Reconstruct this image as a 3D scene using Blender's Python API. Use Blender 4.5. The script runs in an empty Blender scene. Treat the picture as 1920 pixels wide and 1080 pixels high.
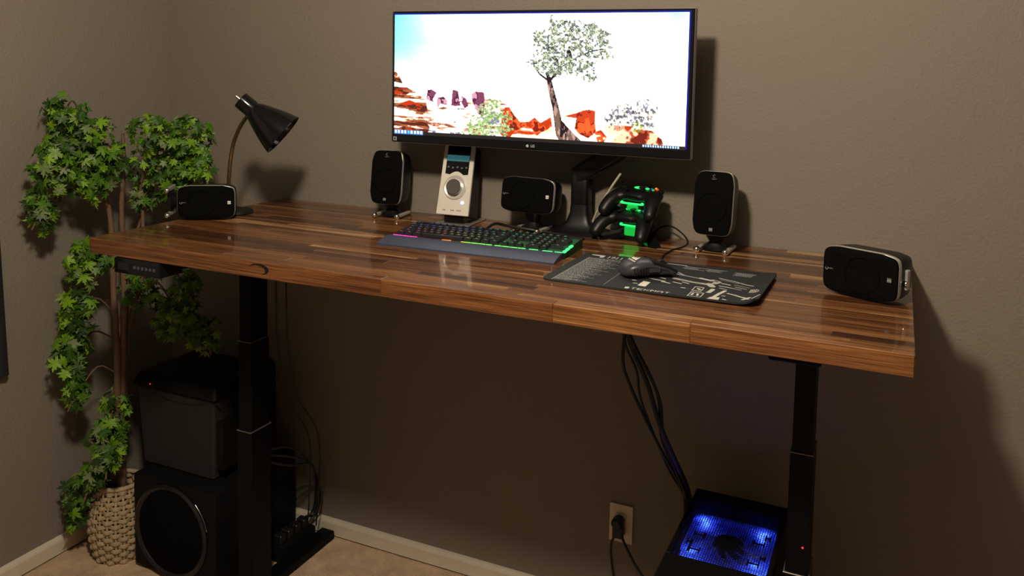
import bpy, bmesh, math, random
import numpy as np
from mathutils import Vector, Matrix, Euler, noise as mnoise
PI = math.pi
R = math.radians
SC = bpy.context.scene
COL = SC.collection
random.seed(7)

# ------------------------------------------------------------------ camera, world, light, exposure
cam_data = bpy.data.cameras.new('camera')
cam = bpy.data.objects.new('camera', cam_data); COL.objects.link(cam)
_r = Vector((0.9088243, 0.41677668, 0.01831938)); _u = Vector((-0.0502248, 0.06571603, 0.99657357)); _d = Vector((-0.41414474, 0.90663036, -0.08065685))
m = Matrix.Identity(4)
for i in range(3):
    m[i][0] = _r[i]; m[i][1] = _u[i]; m[i][2] = -_d[i]
m.translation = Vector((2.44232, -2.32428, 1.62639))
cam.matrix_world = m
cam_data.sensor_width = 36.0; cam_data.lens = 1595.4*36/1920
cam_data.shift_x = 3.713/1920; cam_data.shift_y = -287.06/1920
cam_data.clip_start = 0.02
SC.camera = cam
world = bpy.data.worlds.new('world'); SC.world = world; world.use_nodes = True
world.node_tree.nodes['Background'].inputs[0].default_value = (0.012, 0.010, 0.009, 1)
world.node_tree.nodes['Background'].inputs[1].default_value = 1.0
SC.view_settings.view_transform = 'Standard'; SC.view_settings.look = 'None'
SC.view_settings.gamma = 1.0; SC.view_settings.use_curve_mapping = False
SC.view_settings.exposure = 0.0
ld = bpy.data.lights.new('room_lamp', 'POINT'); ld.energy = 127; ld.color = (1.0, 0.86, 0.66); ld.shadow_soft_size = 0.08
lo = bpy.data.objects.new('room_lamp', ld); lo.location = (1.82, -1.74, 2.40); COL.objects.link(lo)

# ------------------------------------------------------------------ helpers
def tag(o, label=None, cat=None, group=None, kind=None):
    if label: o['label'] = label
    if cat: o['category'] = cat
    if group: o['group'] = group
    if kind: o['kind'] = kind
    return o
def thing(name, label, cat, loc=(0, 0, 0), rz=0, group=None):
    o = bpy.data.objects.new(name, None); COL.objects.link(o)
    o.empty_display_size = 0.05
    o.location = loc; o.rotation_euler = (0, 0, rz)
    return tag(o, label, cat, group)

MATS = {}
def mat(name, color=(.5, .5, .5), rough=.5, metal=0, coat=0, emit=None, estr=0, spec=None, bump=None, noise_amt=0, noise_scale=20, trans=0, alpha=None):
    if name in MATS: return MATS[name]
    mm = bpy.data.materials.new(name); mm.use_nodes = True; MATS[name] = mm
    nt = mm.node_tree; b = nt.nodes['Principled BSDF']
    b.inputs['Base Color'].default_value = (*color, 1); b.inputs['Roughness'].default_value = rough
    b.inputs['Metallic'].default_value = metal
    if coat: b.inputs['Coat Weight'].default_value = coat; b.inputs['Coat Roughness'].default_value = .08
    if spec is not None: b.inputs['Specular IOR Level'].default_value = spec
    if emit: b.inputs['Emission Color'].default_value = (*emit, 1); b.inputs['Emission Strength'].default_value = estr
    tc = nt.nodes.new('ShaderNodeTexCoord')
    nz = nt.nodes.new('ShaderNodeTexNoise'); nz.inputs['Scale'].default_value = noise_scale; nz.inputs['Detail'].default_value = 5
    nt.links.new(tc.outputs['Object'], nz.inputs['Vector'])
    if noise_amt == 0: noise_amt = .08
    mix = nt.nodes.new('ShaderNodeMix'); mix.data_type = 'RGBA'
    mix.inputs[6].default_value = (*[c*(1-noise_amt) for c in color], 1)
    mix.inputs[7].default_value = (*[min(1, c*(1+noise_amt)) for c in color], 1)
    nt.links.new(nz.outputs['Fac'], mix.inputs[0]); nt.links.new(mix.outputs[2], b.inputs['Base Color'])
    if bump:
        sc, st, dist = bump
        n2 = nt.nodes.new('ShaderNodeTexNoise'); n2.inputs['Scale'].default_value = sc; n2.inputs['Detail'].default_value = 4
        nt.links.new(tc.outputs['Object'], n2.inputs['Vector'])
        bp = nt.nodes.new('ShaderNodeBump'); bp.inputs['Strength'].default_value = st; bp.inputs['Distance'].default_value = dist
        nt.links.new(n2.outputs['Fac'], bp.inputs['Height']); nt.links.new(bp.outputs['Normal'], b.inputs['Normal'])
    return mm

class MB:
    """collects shapes into ONE mesh"""
    def __init__(s): s.bm = bmesh.new()
    def _add(s, vs, fs, M=None):
        bv = [s.bm.verts.new((M @ Vector(v)) if M else Vector(v)) for v in vs]
        out = []
        for f in fs:
            try: out.append(s.bm.faces.new([bv[i] for i in f]))
            except ValueError: pass
        return bv, out
    def box(s, x0, x1, y0, y1, z0, z1, bev=0, M=None, seg=1):
        vs = [(x, y, z) for z in (z0, z1) for y in (y0, y1) for x in (x0, x1)]
        fs = [(0, 2, 3, 1), (4, 5, 7, 6), (0, 1, 5, 4), (2, 6, 7, 3), (0, 4, 6, 2), (1, 3, 7, 5)]
        bv, bf = s._add(vs, fs, M)
        if bev:
            es = list({e for f in bf for e in f.edges})
            bmesh.ops.bevel(s.bm, geom=es, offset=bev, segments=seg, profile=.6, affect='EDGES')
        return s
    def hexa(s, bot, top, z0, z1, M=None, bev=0):
        vs = [(x, y, z0) for x, y in bot]+[(x, y, z1) for x, y in top]
        bv, bf = s._add(vs, [(3, 2, 1, 0), (4, 5, 6, 7)]+[(i, (i+1) % 4, 4+(i+1) % 4, 4+i) for i in range(4)], M)
        if bev:
            es = list({e for f in bf for e in f.edges})
            bmesh.ops.bevel(s.bm, geom=es, offset=bev, segments=1, affect='EDGES')
        return s
    def loft(s, rings, cap=True, M=None, close=False):
        n = len(rings[0]); vs = [p for r in rings for p in r]; fs = []
        K = len(rings)
        for k in range(K if close else K-1):
            a = k*n; b = ((k+1) % K)*n
            for i in range(n):
                j = (i+1) % n; fs.append((a+i, a+j, b+j, b+i))
        if cap and not close:
            fs.append(tuple(range(n))[::-1]); fs.append(tuple(range((K-1)*n, K*n)))
        s._add(vs, fs, M); return s
    def tube(s, pts, r, n=8, M=None, cap=True):
        pts = [Vector(p) for p in pts]; rs = r if isinstance(r, (list, tuple)) else [r]*len(pts)
        rings = []; prev = None
        for i, p in enumerate(pts):
            t = (pts[min(i+1, len(pts)-1)]-pts[max(i-1, 0)]).normalized()
            if prev is None:
                a = t.orthogonal().normalized()
            else:
                a = (prev-t*prev.dot(t)).normalized()
            prev = a; b = t.cross(a)
            rings.append([tuple(p+(a*math.cos(2*PI*k/n)+b*math.sin(2*PI*k/n))*rs[i]) for k in range(n)])
        return s.loft(rings, cap, M)
    def cyl(s, p0, p1, r0, r1=None, n=24, M=None):
        r1 = r0 if r1 is None else r1
        return s.tube([p0, p1], [r0, r1], n, M)
    def lathe(s, prof, n=32, M=None, cap=True):
        return s.loft([[(r*math.cos(2*PI*k/n), r*math.sin(2*PI*k/n), z) for k in range(n)] for r, z in prof], cap, M)
    def sphere(s, c, r, n=16, M=None, sc=(1, 1, 1)):
        rings = []
        for i in range(n//2+1):
            a = -PI/2+PI*i/(n//2); rr = max(math.cos(a), 1e-3)
            rings.append([(c[0]+sc[0]*r*rr*math.cos(2*PI*k/n), c[1]+sc[1]*r*rr*math.sin(2*PI*k/n), c[2]+sc[2]*r*math.sin(a)) for k in range(n)])
        return s.loft(rings, True, M)
    def prism(s, outline, z0, z1, M=None):
        return s.loft([[(x, y, z0) for x, y in outline], [(x, y, z1) for x, y in outline]], True, M)
    def build(s, name, material, parent=None, smooth=None, loc=None):
        bmesh.ops.recalc_face_normals(s.bm, faces=s.bm.faces)
        me = bpy.data.meshes.new(name); s.bm.to_mesh(me); s.bm.free()
        me.materials.append(material)
        return link(name, me, parent, smooth, loc)
def link(name, me, parent=None, smooth=None, loc=None):
    if smooth:
        ang = R(smooth if smooth is not True else 40)
        me.shade_smooth() if hasattr(me, 'shade_smooth') else None
        try: me.set_sharp_from_angle(angle=ang)
        except Exception: pass
    o = bpy.data.objects.new(name, me); COL.objects.link(o)
    if parent: o.parent = parent
    if loc: o.location = loc
    return o
def bez(pts, n=24):
    """Catmull-Rom through points"""
    P = [Vector(p) for p in pts]; P = [2*P[0]-P[1]]+P+[2*P[-1]-P[-2]]; out = []
    segs = len(P)-3
    for s_ in range(segs):
        a, b, c, d = P[s_:s_+4]
        m_ = max(2, n//segs)
        for k in range(m_):
            t = k/m_
            out.append(.5*((2*b)+(c-a)*t+(2*a-5*b+4*c-d)*t*t+(3*b-a-3*c+d)*t**3))
    out.append(P[-2]); return out
def text_mesh(name, body, size, material, parent, M, depth=.0002, bold=False, align='CENTER', xscale=1):
    cu = bpy.data.curves.new(name, 'FONT'); cu.body = body; cu.size = size; cu.extrude = depth
    cu.align_x = align; cu.align_y = 'CENTER'
    if bold: cu.offset = size*.02
    ob = bpy.data.objects.new(name, cu); COL.objects.link(ob)
    bpy.context.view_layer.update()
    dg = bpy.context.evaluated_depsgraph_get()
    me = bpy.data.meshes.new_from_object(ob.evaluated_get(dg))
    bpy.data.objects.remove(ob); bpy.data.curves.remove(cu)
    me.transform(M @ Matrix.Diagonal((xscale, 1, 1, 1)))
    me.materials.clear(); me.materials.append(material); me.name = name
    return link(name, me, parent)
def ring_outline(w, h, n=48, e=4.0, barrel=0.0):
    """rounded rectangle (superellipse) outline, sides barrelled"""
    out = []
    for k in range(n):
        a = 2*PI*(k+.5)/n; c, s_ = math.cos(a), math.sin(a)
        x = math.copysign(abs(c)**(2/e), c); y = math.copysign(abs(s_)**(2/e), s_)
        out.append((x*w/2*(1-barrel*y*y), y*h/2*(1-barrel*.35*x*x)))
    return out

# ------------------------------------------------------------------ materials
def wall_mat():
    mm = bpy.data.materials.new('taupe_paint'); mm.use_nodes = True; nt = mm.node_tree; b = nt.nodes['Principled BSDF']
    b.inputs['Roughness'].default_value = .75; b.inputs['Specular IOR Level'].default_value = .25
    tc = nt.nodes.new('ShaderNodeTexCoord')
    nz = nt.nodes.new('ShaderNodeTexNoise'); nz.inputs['Scale'].default_value = 3.0; nt.links.new(tc.outputs['Object'], nz.inputs['Vector'])
    mix = nt.nodes.new('ShaderNodeMix'); mix.data_type = 'RGBA'
    mix.inputs[6].default_value = (.205, .176, .148, 1); mix.inputs[7].default_value = (.225, .194, .165, 1)
    nt.links.new(nz.outputs['Fac'], mix.inputs[0]); nt.links.new(mix.outputs[2], b.inputs['Base Color'])
    n2 = nt.nodes.new('ShaderNodeTexNoise'); n2.inputs['Scale'].default_value = 125; n2.inputs['Detail'].default_value = 3; n2.inputs['Roughness'].default_value = .55
    nt.links.new(tc.outputs['Object'], n2.inputs['Vector'])
    bp = nt.nodes.new('ShaderNodeBump'); bp.inputs['Strength'].default_value = .55; bp.inputs['Distance'].default_value = .004
    nt.links.new(n2.outputs['Fac'], bp.inputs['Height']); nt.links.new(bp.outputs['Normal'], b.inputs['Normal'])
    return mm
def carpet_mat():
    mm = bpy.data.materials.new('carpet'); mm.use_nodes = True; nt = mm.node_tree; b = nt.nodes['Principled BSDF']
    b.inputs['Roughness'].default_value = .95; b.inputs['Specular IOR Level'].default_value = .1
    tc = nt.nodes.new('ShaderNodeTexCoord')
    nz = nt.nodes.new('ShaderNodeTexNoise'); nz.inputs['Scale'].default_value = 14; nz.inputs['Detail'].default_value = 8; nz.inputs['Roughness'].default_value = .7
    nt.links.new(tc.outputs['Object'], nz.inputs['Vector'])
    cr = nt.nodes.new('ShaderNodeValToRGB'); cr.color_ramp.elements[0].position = .3; cr.color_ramp.elements[0].color = (.48, .33, .215, 1)
    cr.color_ramp.elements[1].position = .7; cr.color_ramp.elements[1].color = (.78, .57, .39, 1)
    nt.links.new(nz.outputs['Fac'], cr.inputs[0]); nt.links.new(cr.outputs[0], b.inputs['Base Color'])
    n2 = nt.nodes.new('ShaderNodeTexNoise'); n2.inputs['Scale'].default_value = 260; n2.inputs['Detail'].default_value = 3
    nt.links.new(tc.outputs['Object'], n2.inputs['Vector'])
    bp = nt.nodes.new('ShaderNodeBump'); bp.inputs['Strength'].default_value = 1; bp.inputs['Distance'].default_value = .006
    nt.links.new(n2.outputs['Fac'], bp.inputs['Height']); nt.links.new(bp.outputs['Normal'], b.inputs['Normal'])
    return mm
M_wall = wall_mat(); M_carpet = carpet_mat()
M_ceil = mat('ceiling_paint', (.20, .19, .17), .9)
M_trim = mat('trim_paint', (.62, .56, .46), .45, bump=(60, .15, .002))
M_black = mat('black_plastic', (.0045, .0045, .0055), .42, spec=.35)
M_blackgloss = mat('black_gloss', (.006, .006, .007), .12)
M_blackmatte = mat('black_matte', (.004, .004, .0045), .65, spec=.15)
M_metalblack = mat('black_powder_coat', (.0028, .0028, .0038), .5, spec=.12, bump=(300, .2, .0006))
M_cloth = mat('grille_cloth', (.0026, .0026, .0026), .85, spec=.06, bump=(1500, .5, .0005))
M_silver = mat('silver_plastic', (.62, .60, .57), .32, metal=.55)
M_chrome = mat('chrome', (.8, .78, .74), .18, metal=1)
M_rubber = mat('cable_rubber', (.006, .006, .007), .5)
M_white = mat('white_plastic', (.72, .66, .56), .45)
M_badge = mat('badge_grey', (.5, .5, .48), .4)
M_print = mat('light_print', (.62, .60, .53), .6)

# ------------------------------------------------------------------ room
def struct(name, mb, m_, parent=None):
    o = mb.build(name, m_, parent); 
    if not parent: o['kind'] = 'structure'
    return o
RX, RY, RZ = 4.4, -4.4, 2.60
struct('floor', MB().box(-.1, RX+.1, RY-.1, .1, -.1, 0), M_carpet)
struct('wall_back', MB().box(-.1, RX+.1, 0, .1, 0, RZ), M_wall)
struct('wall_left', MB().box(-.1, 0, RY, 0, 0, RZ), M_wall)
struct('wall_right', MB().box(RX, RX+.1, RY, 0, 0, RZ), M_wall)
struct('wall_front', MB().box(-.1, RX+.1, RY-.1, RY, 0, RZ), M_wall)
struct('ceiling', MB().box(-.1, RX+.1, RY-.1, .1, RZ, RZ+.1), M_ceil)
def baseboard(name, p0, p1, nrm):
    # profile: (out, z), gap of shadow at the foot
    prof = [(0, .006), (.014, .006), (.014, .046), (.011, .053), (.006, .057), (0, .060)]
    a, b = Vector(p0), Vector(p1); n_ = Vector(nrm)
    rings = [[tuple(q+n_*o_+Vector((0, 0, z))) for o_, z in prof] for q in (a, b)]
    struct(name, MB().loft(rings), M_trim)
baseboard('baseboard_back', (.0, 0, 0), (RX, 0, 0), (0, -1, 0))
baseboard('baseboard_left', (0, RY, 0), (0, -.014, 0), (1, 0, 0))

# ------------------------------------------------------------------ standing desk
ZT = 1.1563; X0 = .52325; W = 1.96427; D = .775; T = .0395; X1 = X0+W
def wood_mat(knot=False):
    mm = bpy.data.materials.new('walnut_knotty' if knot else 'walnut'); mm.use_nodes = True; nt = mm.node_tree; N = nt.nodes; Lk = nt.links; b = N['Principled BSDF']
    tc = N.new('ShaderNodeTexCoord'); oi = N.new('ShaderNodeObjectInfo')
    add = N.new('ShaderNodeVectorMath'); add.operation = 'ADD'
    cmb = N.new('ShaderNodeCombineXYZ')
    ml = N.new('ShaderNodeMath'); ml.operation = 'MULTIPLY'; ml.inputs[1].default_value = 37
    Lk.new(oi.outputs['Random'], ml.inputs[0])
    for i in range(3): Lk.new(ml.outputs[0], cmb.inputs[i])
    Lk.new(tc.outputs['Object'], add.inputs[0]); Lk.new(cmb.outputs[0], add.inputs[1])
    mp = N.new('ShaderNodeMapping'); mp.inputs['Scale'].default_value = (2.2, 42, 42); Lk.new(add.outputs[0], mp.inputs['Vector'])
    nz = N.new('ShaderNodeTexNoise'); nz.inputs['Scale'].default_value = 1.6; nz.inputs['Detail'].default_value = 7; nz.inputs['Roughness'].default_value = .62; nz.inputs['Distortion'].default_value = .6
    Lk.new(mp.outputs[0], nz.inputs['Vector'])
    mp2 = N.new('ShaderNodeMapping'); mp2.inputs['Scale'].default_value = (5, 260, 260); Lk.new(add.outputs[0], mp2.inputs['Vector'])
    nf = N.new('ShaderNodeTexNoise'); nf.inputs['Scale'].default_value = 1.5; nf.inputs['Detail'].default_value = 3; Lk.new(mp2.outputs[0], nf.inputs['Vector'])
    # base tone of each stave
    cr = N.new('ShaderNodeValToRGB'); e = cr.color_ramp.elements
    stops = [(0, (.046, .016, .007)), (.3, (.112, .041, .015)), (.55, (.200, .080, .027)), (.8, (.30, .135, .046)), (.92, (.50, .28, .115)), (1, (.60, .37, .18))]
    e[0].position = 0; e[0].color = (*stops[0][1], 1); e[1].position = 1; e[1].color = (*stops[-1][1], 1)
    for p, c in stops[1:-1]:
        q = e.new(p); q.color = (*c, 1)
    # offset the random tone with the broad grain
    mr = N.new('ShaderNodeMapRange'); mr.inputs[1].default_value = .3; mr.inputs[2].default_value = .7; mr.inputs[3].default_value = -.26; mr.inputs[4].default_value = .26
    Lk.new(nz.outputs['Fac'], mr.inputs[0])
    ad = N.new('ShaderNodeMath'); ad.operation = 'ADD'; ad.use_clamp = True
    sc3 = N.new('ShaderNodeSeparateColor'); Lk.new(oi.outputs['Color'], sc3.inputs[0]); Lk.new(sc3.outputs[0], ad.inputs[0]); Lk.new(mr.outputs[0], ad.inputs[1]); Lk.new(ad.outputs[0], cr.inputs[0])
    mx = N.new('ShaderNodeMix'); mx.data_type = 'RGBA'; mx.blend_type = 'MULTIPLY'; mx.inputs[0].default_value = .75
    cr2 = N.new('ShaderNodeValToRGB'); cr2.color_ramp.elements[0].position = .36; cr2.color_ramp.elements[0].color = (.32, .26, .22, 1); cr2.color_ramp.elements[1].position = .62; cr2.color_ramp.elements[1].color = (1.15, 1.12, 1.08, 1)
    Lk.new(nf.outputs['Fac'], cr2.inputs[0]); Lk.new(cr.outputs[0], mx.inputs[6]); Lk.new(cr2.outputs[0], mx.inputs[7])
    out = mx.outputs[2]
    if knot:
        # dark crescent knot at x=1.087, z=1.143
        sx = N.new('ShaderNodeSeparateXYZ'); Lk.new(tc.outputs['Object'], sx.inputs[0])
        def ell(cx, cz, rx, rz):
            a = N.new('ShaderNodeMath'); a.operation = 'SUBTRACT'; a.inputs[1].default_value = cx; Lk.new(sx.outputs[0], a.inputs[0])
            a2 = N.new('ShaderNodeMath'); a2.operation = 'DIVIDE'; a2.inputs[1].default_value = rx; Lk.new(a.outputs[0], a2.inputs[0])
            c = N.new('ShaderNodeMath'); c.operation = 'SUBTRACT'; c.inputs[1].default_value = cz; Lk.new(sx.outputs[2], c.inputs[0])
            c2 = N.new('ShaderNodeMath'); c2.operation = 'DIVIDE'; c2.inputs[1].default_value = rz; Lk.new(c.outputs[0], c2.inputs[0])
            v = N.new('ShaderNodeCombineXYZ'); Lk.new(a2.outputs[0], v.inputs[0]); Lk.new(c2.outputs[0], v.inputs[1])
            l = N.new('ShaderNodeVectorMath'); l.operation = 'LENGTH'; Lk.new(v.outputs[0], l.inputs[0]); return l.outputs['Value']
        l1 = ell(1.090, 1.1385, .030, .0135); l2 = ell(1.083, 1.1355, .026, .0115)
        g1 = N.new('ShaderNodeMath'); g1.operation = 'LESS_THAN'; g1.inputs[1].default_value = 1; Lk.new(l1, g1.inputs[0])
        g2 = N.new('ShaderNodeMath'); g2.operation = 'GREATER_THAN'; g2.inputs[1].default_value = 1; Lk.new(l2, g2.inputs[0])
        mu = N.new('ShaderNodeMath'); mu.operation = 'MULTIPLY'; Lk.new(g1.outputs[0], mu.inputs[0]); Lk.new(g2.outputs[0], mu.inputs[1])
        mx2 = N.new('ShaderNodeMix'); mx2.data_type = 'RGBA'; mx2.inputs[7].default_value = (.008, .005, .004, 1)
        Lk.new(mu.outputs[0], mx2.inputs[0]); Lk.new(out, mx2.inputs[6]); out = mx2.outputs[2]
    Lk.new(out, b.inputs['Base Color'])
    b.inputs['Roughness'].default_value = .32; b.inputs['Specular IOR Level'].default_value = .35
    b.inputs['Coat Weight'].default_value = .6; b.inputs['Coat Roughness'].default_value = .05
    bp = N.new('ShaderNodeBump'); bp.inputs['Strength'].default_value = .12; bp.inputs['Distance'].default_value = .0006
    Lk.new(nf.outputs['Fac'], bp.inputs['Height']); Lk.new(bp.outputs['Normal'], b.inputs['Normal'])
    return mm
M_wood = wood_mat(); M_woodk = wood_mat(True)
desk = thing('standing_desk', 'long walnut butcher block standing desk on black telescopic legs', 'desk')
desktop = MB().box(X0+.004, X1-.004, -D+.004, -.004, ZT-T+.0005, ZT-.006).build('desktop', M_wood, desk)
rs = random.Random(11)
y = -D; first = True
while y < -.0045:
    wst = .030 if first else rs.choice([.014, .018, .022, .028, .034, .020])
    y1 = min(y+wst, -.004)
    if -.004-y1 < .014: y1 = -.004
    cuts = [X0]
    if first: cuts += [1.43, 1.835, 2.11]
    else:
        x = X0+rs.uniform(.12, .7)
        while x < X1-.1:
            cuts.append(x); x += rs.uniform(.28, .85)
    cuts.append(X1)
    for a, b in zip(cuts[:-1], cuts[1:]):
        so = MB().box(a, b, y, y1, ZT-T, ZT, bev=.0014 if first else .0005).build('stave', M_woodk if (first and a < 1.0) else M_wood, desktop)
        q = rs.random(); tone = rs.uniform(.82, .93) if q < .13 else (rs.uniform(.05, .28) if q < .36 else rs.uniform(.3, .68))
        if first: tone = {1: .50, 2: .66, 3: .60}.get(cuts.index(a), .45)
        so.color = (tone, rs.random(), 0, 1)
    y = y1; first = False
# frame
def leg(x, y0, y1, cx):
    g = MB().box(x, x+.054, y0, y1, .03, .535, bev=.003).build('leg', M_metalblack, desk)
    MB().box(x+.003, x+.051, y0+.003, y1-.003, .53, .805, bev=.003).build('middle_tube', M_metalblack, g)
    MB().box(x+.006, x+.048, y0+.006, y1-.006, .80, ZT-T-.03, bev=.003).build('inner_tube', M_metalblack, g)
    tag(MB().box(x-.0008, x+.0548, y0-.0008, y1+.0008, .533, .5355, bev=.0005).build('collar', mat('worn_edge', (.20, .18, .16), .35, metal=.6), g), 'thin bare metal rim')
    MB().box(x+.002, x+.052, y0+.002, y1-.002, .804, .8065, bev=.0005).build('collar', mat('worn_edge'), g)
    MB().box(x+.0, x+.054, -.68, -.02, .0, .03, bev=.004).build('foot', M_metalblack, desk)
    MB().box(x-.02, x+.074, -.70, -.05, ZT-T-.032, ZT-T-.0005, bev=.003).build('side_bracket', M_metalblack, desk)
    return g
leg(.703, -.43, -.34, 0); leg(2.262, -.45, -.36, 0)
MB().box(.757, 2.262, -.44, -.40, ZT-T-.040, ZT-T-.006, bev=.002).box(.757, 2.262, -.36, -.325, ZT-T-.040, ZT-T-.006, bev=.002).build('crossbar', M_metalblack, desk)
MB().sphere((2.300, -.452, .60), .0022, 8).build('indicator', mat('red_led', (.5, .01, .01), .4, emit=(1, .02, .03), estr=2.5), desk)
# hand control under the front edge
hc = MB().box(.616, .775, -.778, -.70, 1.0755, 1.1165, bev=.005, seg=2).build('control_panel', M_blackgloss, desk, smooth=30)
MB().box(.632, .672, -.7795, -.7775, 1.086, 1.106, bev=.0005).build('display', mat('dark_display', (.01, .01, .02), .1), hc)
for i in range(6):
    MB().lathe([(.0045, 0), (.0045, .0012), (.0035, .0018)], 12, Matrix.Translation((.690+i*.0135, -.778, 1.096)) @ Matrix.Rotation(PI/2, 4, 'X')).build('button', mat('dark_button', (.06, .06, .075), .35), hc)

# ------------------------------------------------------------------ flat printed panels: colour per vertex of a fine grid
def vcol_mat(name, rough, estr=0, spec=.5, scale=1.0, coat=0):
    mm = bpy.data.materials.new(name); mm.use_nodes = True; nt = mm.node_tree; b = nt.nodes['Principled BSDF']
    at = nt.nodes.new('ShaderNodeAttribute'); at.attribute_name = 'print'
    b.inputs['Roughness'].default_value = rough; b.inputs['Specular IOR Level'].default_value = spec
    if estr:
        b.inputs['Base Color'].default_value = (.004, .004, .005, 1)
        nt.links.new(at.outputs['Color'], b.inputs['Emission Color']); b.inputs['Emission Strength'].default_value = estr
    else:
        nt.links.new(at.outputs['Color'], b.inputs['Base Color'])
    return mm
def srgb(c):
    c = np.clip(np.asarray(c, float), 0, 1); return np.where(c <= .04045, c/12.92, ((c+.055)/1.055)**2.4)
def grid_mesh(name, img, posfn, material, parent):
    """img HxWx3 linear, row 0 at top; posfn(u, v) -> xyz arrays"""
    H, Wd, _ = img.shape
    vv, uu = np.meshgrid(np.linspace(0, 1, H), np.linspace(0, 1, Wd), indexing='ij')
    co = posfn(uu, vv).reshape(-1, 3).astype(np.float32)
    i = np.arange((H-1)*(Wd-1)); r_, c_ = i//(Wd-1), i % (Wd-1)
    a = r_*Wd+c_; quads = np.stack([a, a+Wd, a+Wd+1, a+1], 1).astype(np.int32)
    me = bpy.data.meshes.new(name); me.vertices.add(len(co)); me.vertices.foreach_set('co', co.ravel())
    me.loops.add(quads.size); me.loops.foreach_set('vertex_index', quads.ravel())
    me.polygons.add(len(quads)); me.polygons.foreach_set('loop_start', np.arange(0, quads.size, 4, dtype=np.int32))
    try: me.polygons.foreach_set('loop_total', np.full(len(quads), 4, dtype=np.int32))
    except Exception: pass
    me.update(calc_edges=True)
    ca = me.color_attributes.new('print', 'FLOAT_COLOR', 'POINT')
    rgba = np.ones((H*Wd, 4), np.float32); rgba[:, :3] = img.reshape(-1, 3); ca.data.foreach_set('color', rgba.ravel())
    me.materials.append(material)
    return link(name, me, parent)
def vnoise(H, Wd, sx, sy, seed, octv=4):
    rg = np.random.RandomState(seed); out = np.zeros((H, Wd)); amp = 1; tot = 0
    for o in range(octv):
        gx, gy = max(2, int(sx*2**o)), max(2, int(sy*2**o)); g = rg.rand(gy+2, gx+2)
        yy = np.linspace(0, gy, H); xx = np.linspace(0, gx, Wd); yi = yy.astype(int); xi = xx.astype(int)
        fy = (yy-yi)[:, None]; fx = (xx-xi)[None]; fy = fy*fy*(3-2*fy); fx = fx*fx*(3-2*fx)
        v = (g[yi][:, xi]*(1-fx)+g[yi][:, xi+1]*fx)*(1-fy)+(g[yi+1][:, xi]*(1-fx)+g[yi+1][:, xi+1]*fx)*fy
        out += v*amp; tot += amp; amp *= .55
    return out/tot
def poly_mask(U, V, pts):
    inside = np.zeros(U.shape, bool); n = len(pts)
    for i in range(n):
        x0, y0 = pts[i]; x1, y1 = pts[(i+1) % n]
        if y0 == y1: continue
        c = ((y0 > V) != (y1 > V)) & (U < (x1-x0)*(V-y0)/(y1-y0)+x0)
        inside ^= c
    return inside
def stroke(U, V, pts, w, asp):
    """mask of a polyline of half widths w (list) in u units"""
    m_ = np.zeros(U.shape, bool)
    for i in range(len(pts)-1):
        (x0, y0), (x1, y1) = pts[i], pts[i+1]; w0, w1 = (w[i], w[i+1]) if isinstance(w, (list, tuple)) else (w, w)
        dx, dy = x1-x0, (y1-y0)*asp; L2 = dx*dx+dy*dy+1e-12
        t = np.clip(((U-x0)*dx+(V-y0)*asp*dy)/L2, 0, 1)
        dd = np.hypot(U-x0-t*dx, (V-y0)*asp-t*dy); m_ |= dd < w0+(w1-w0)*t
    return m_
FONT = {'1': '00100 01100 00100 00100 00100 00100 01110', '9': '01110 10001 10001 01111 00001 00010 01100', 'T': '11111 00100 00100 00100 00100 00100 00100',
        'E': '11111 10000 10000 11110 10000 10000 11111', 'K': '10001 10010 10100 11000 10100 10010 10001', 'M': '10001 11011 10101 10101 10001 10001 10001',
        'A': '01110 10001 10001 11111 10001 10001 10001'}
def draw_text(img, U, V, s_, u0, v0, cw, ch, col):
    for k, chx in enumerate(s_):
        rows = FONT[chx].split()
        for r_ in range(7):
            for c_ in range(5):
                if rows[r_][c_] == '1':
                    a = u0+k*cw*1.2+c_*cw/5; b = v0+r_*ch/7
                    img[(U >= a) & (U < a+cw/5) & (V >= b) & (V < b+ch/7)] = col

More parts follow.
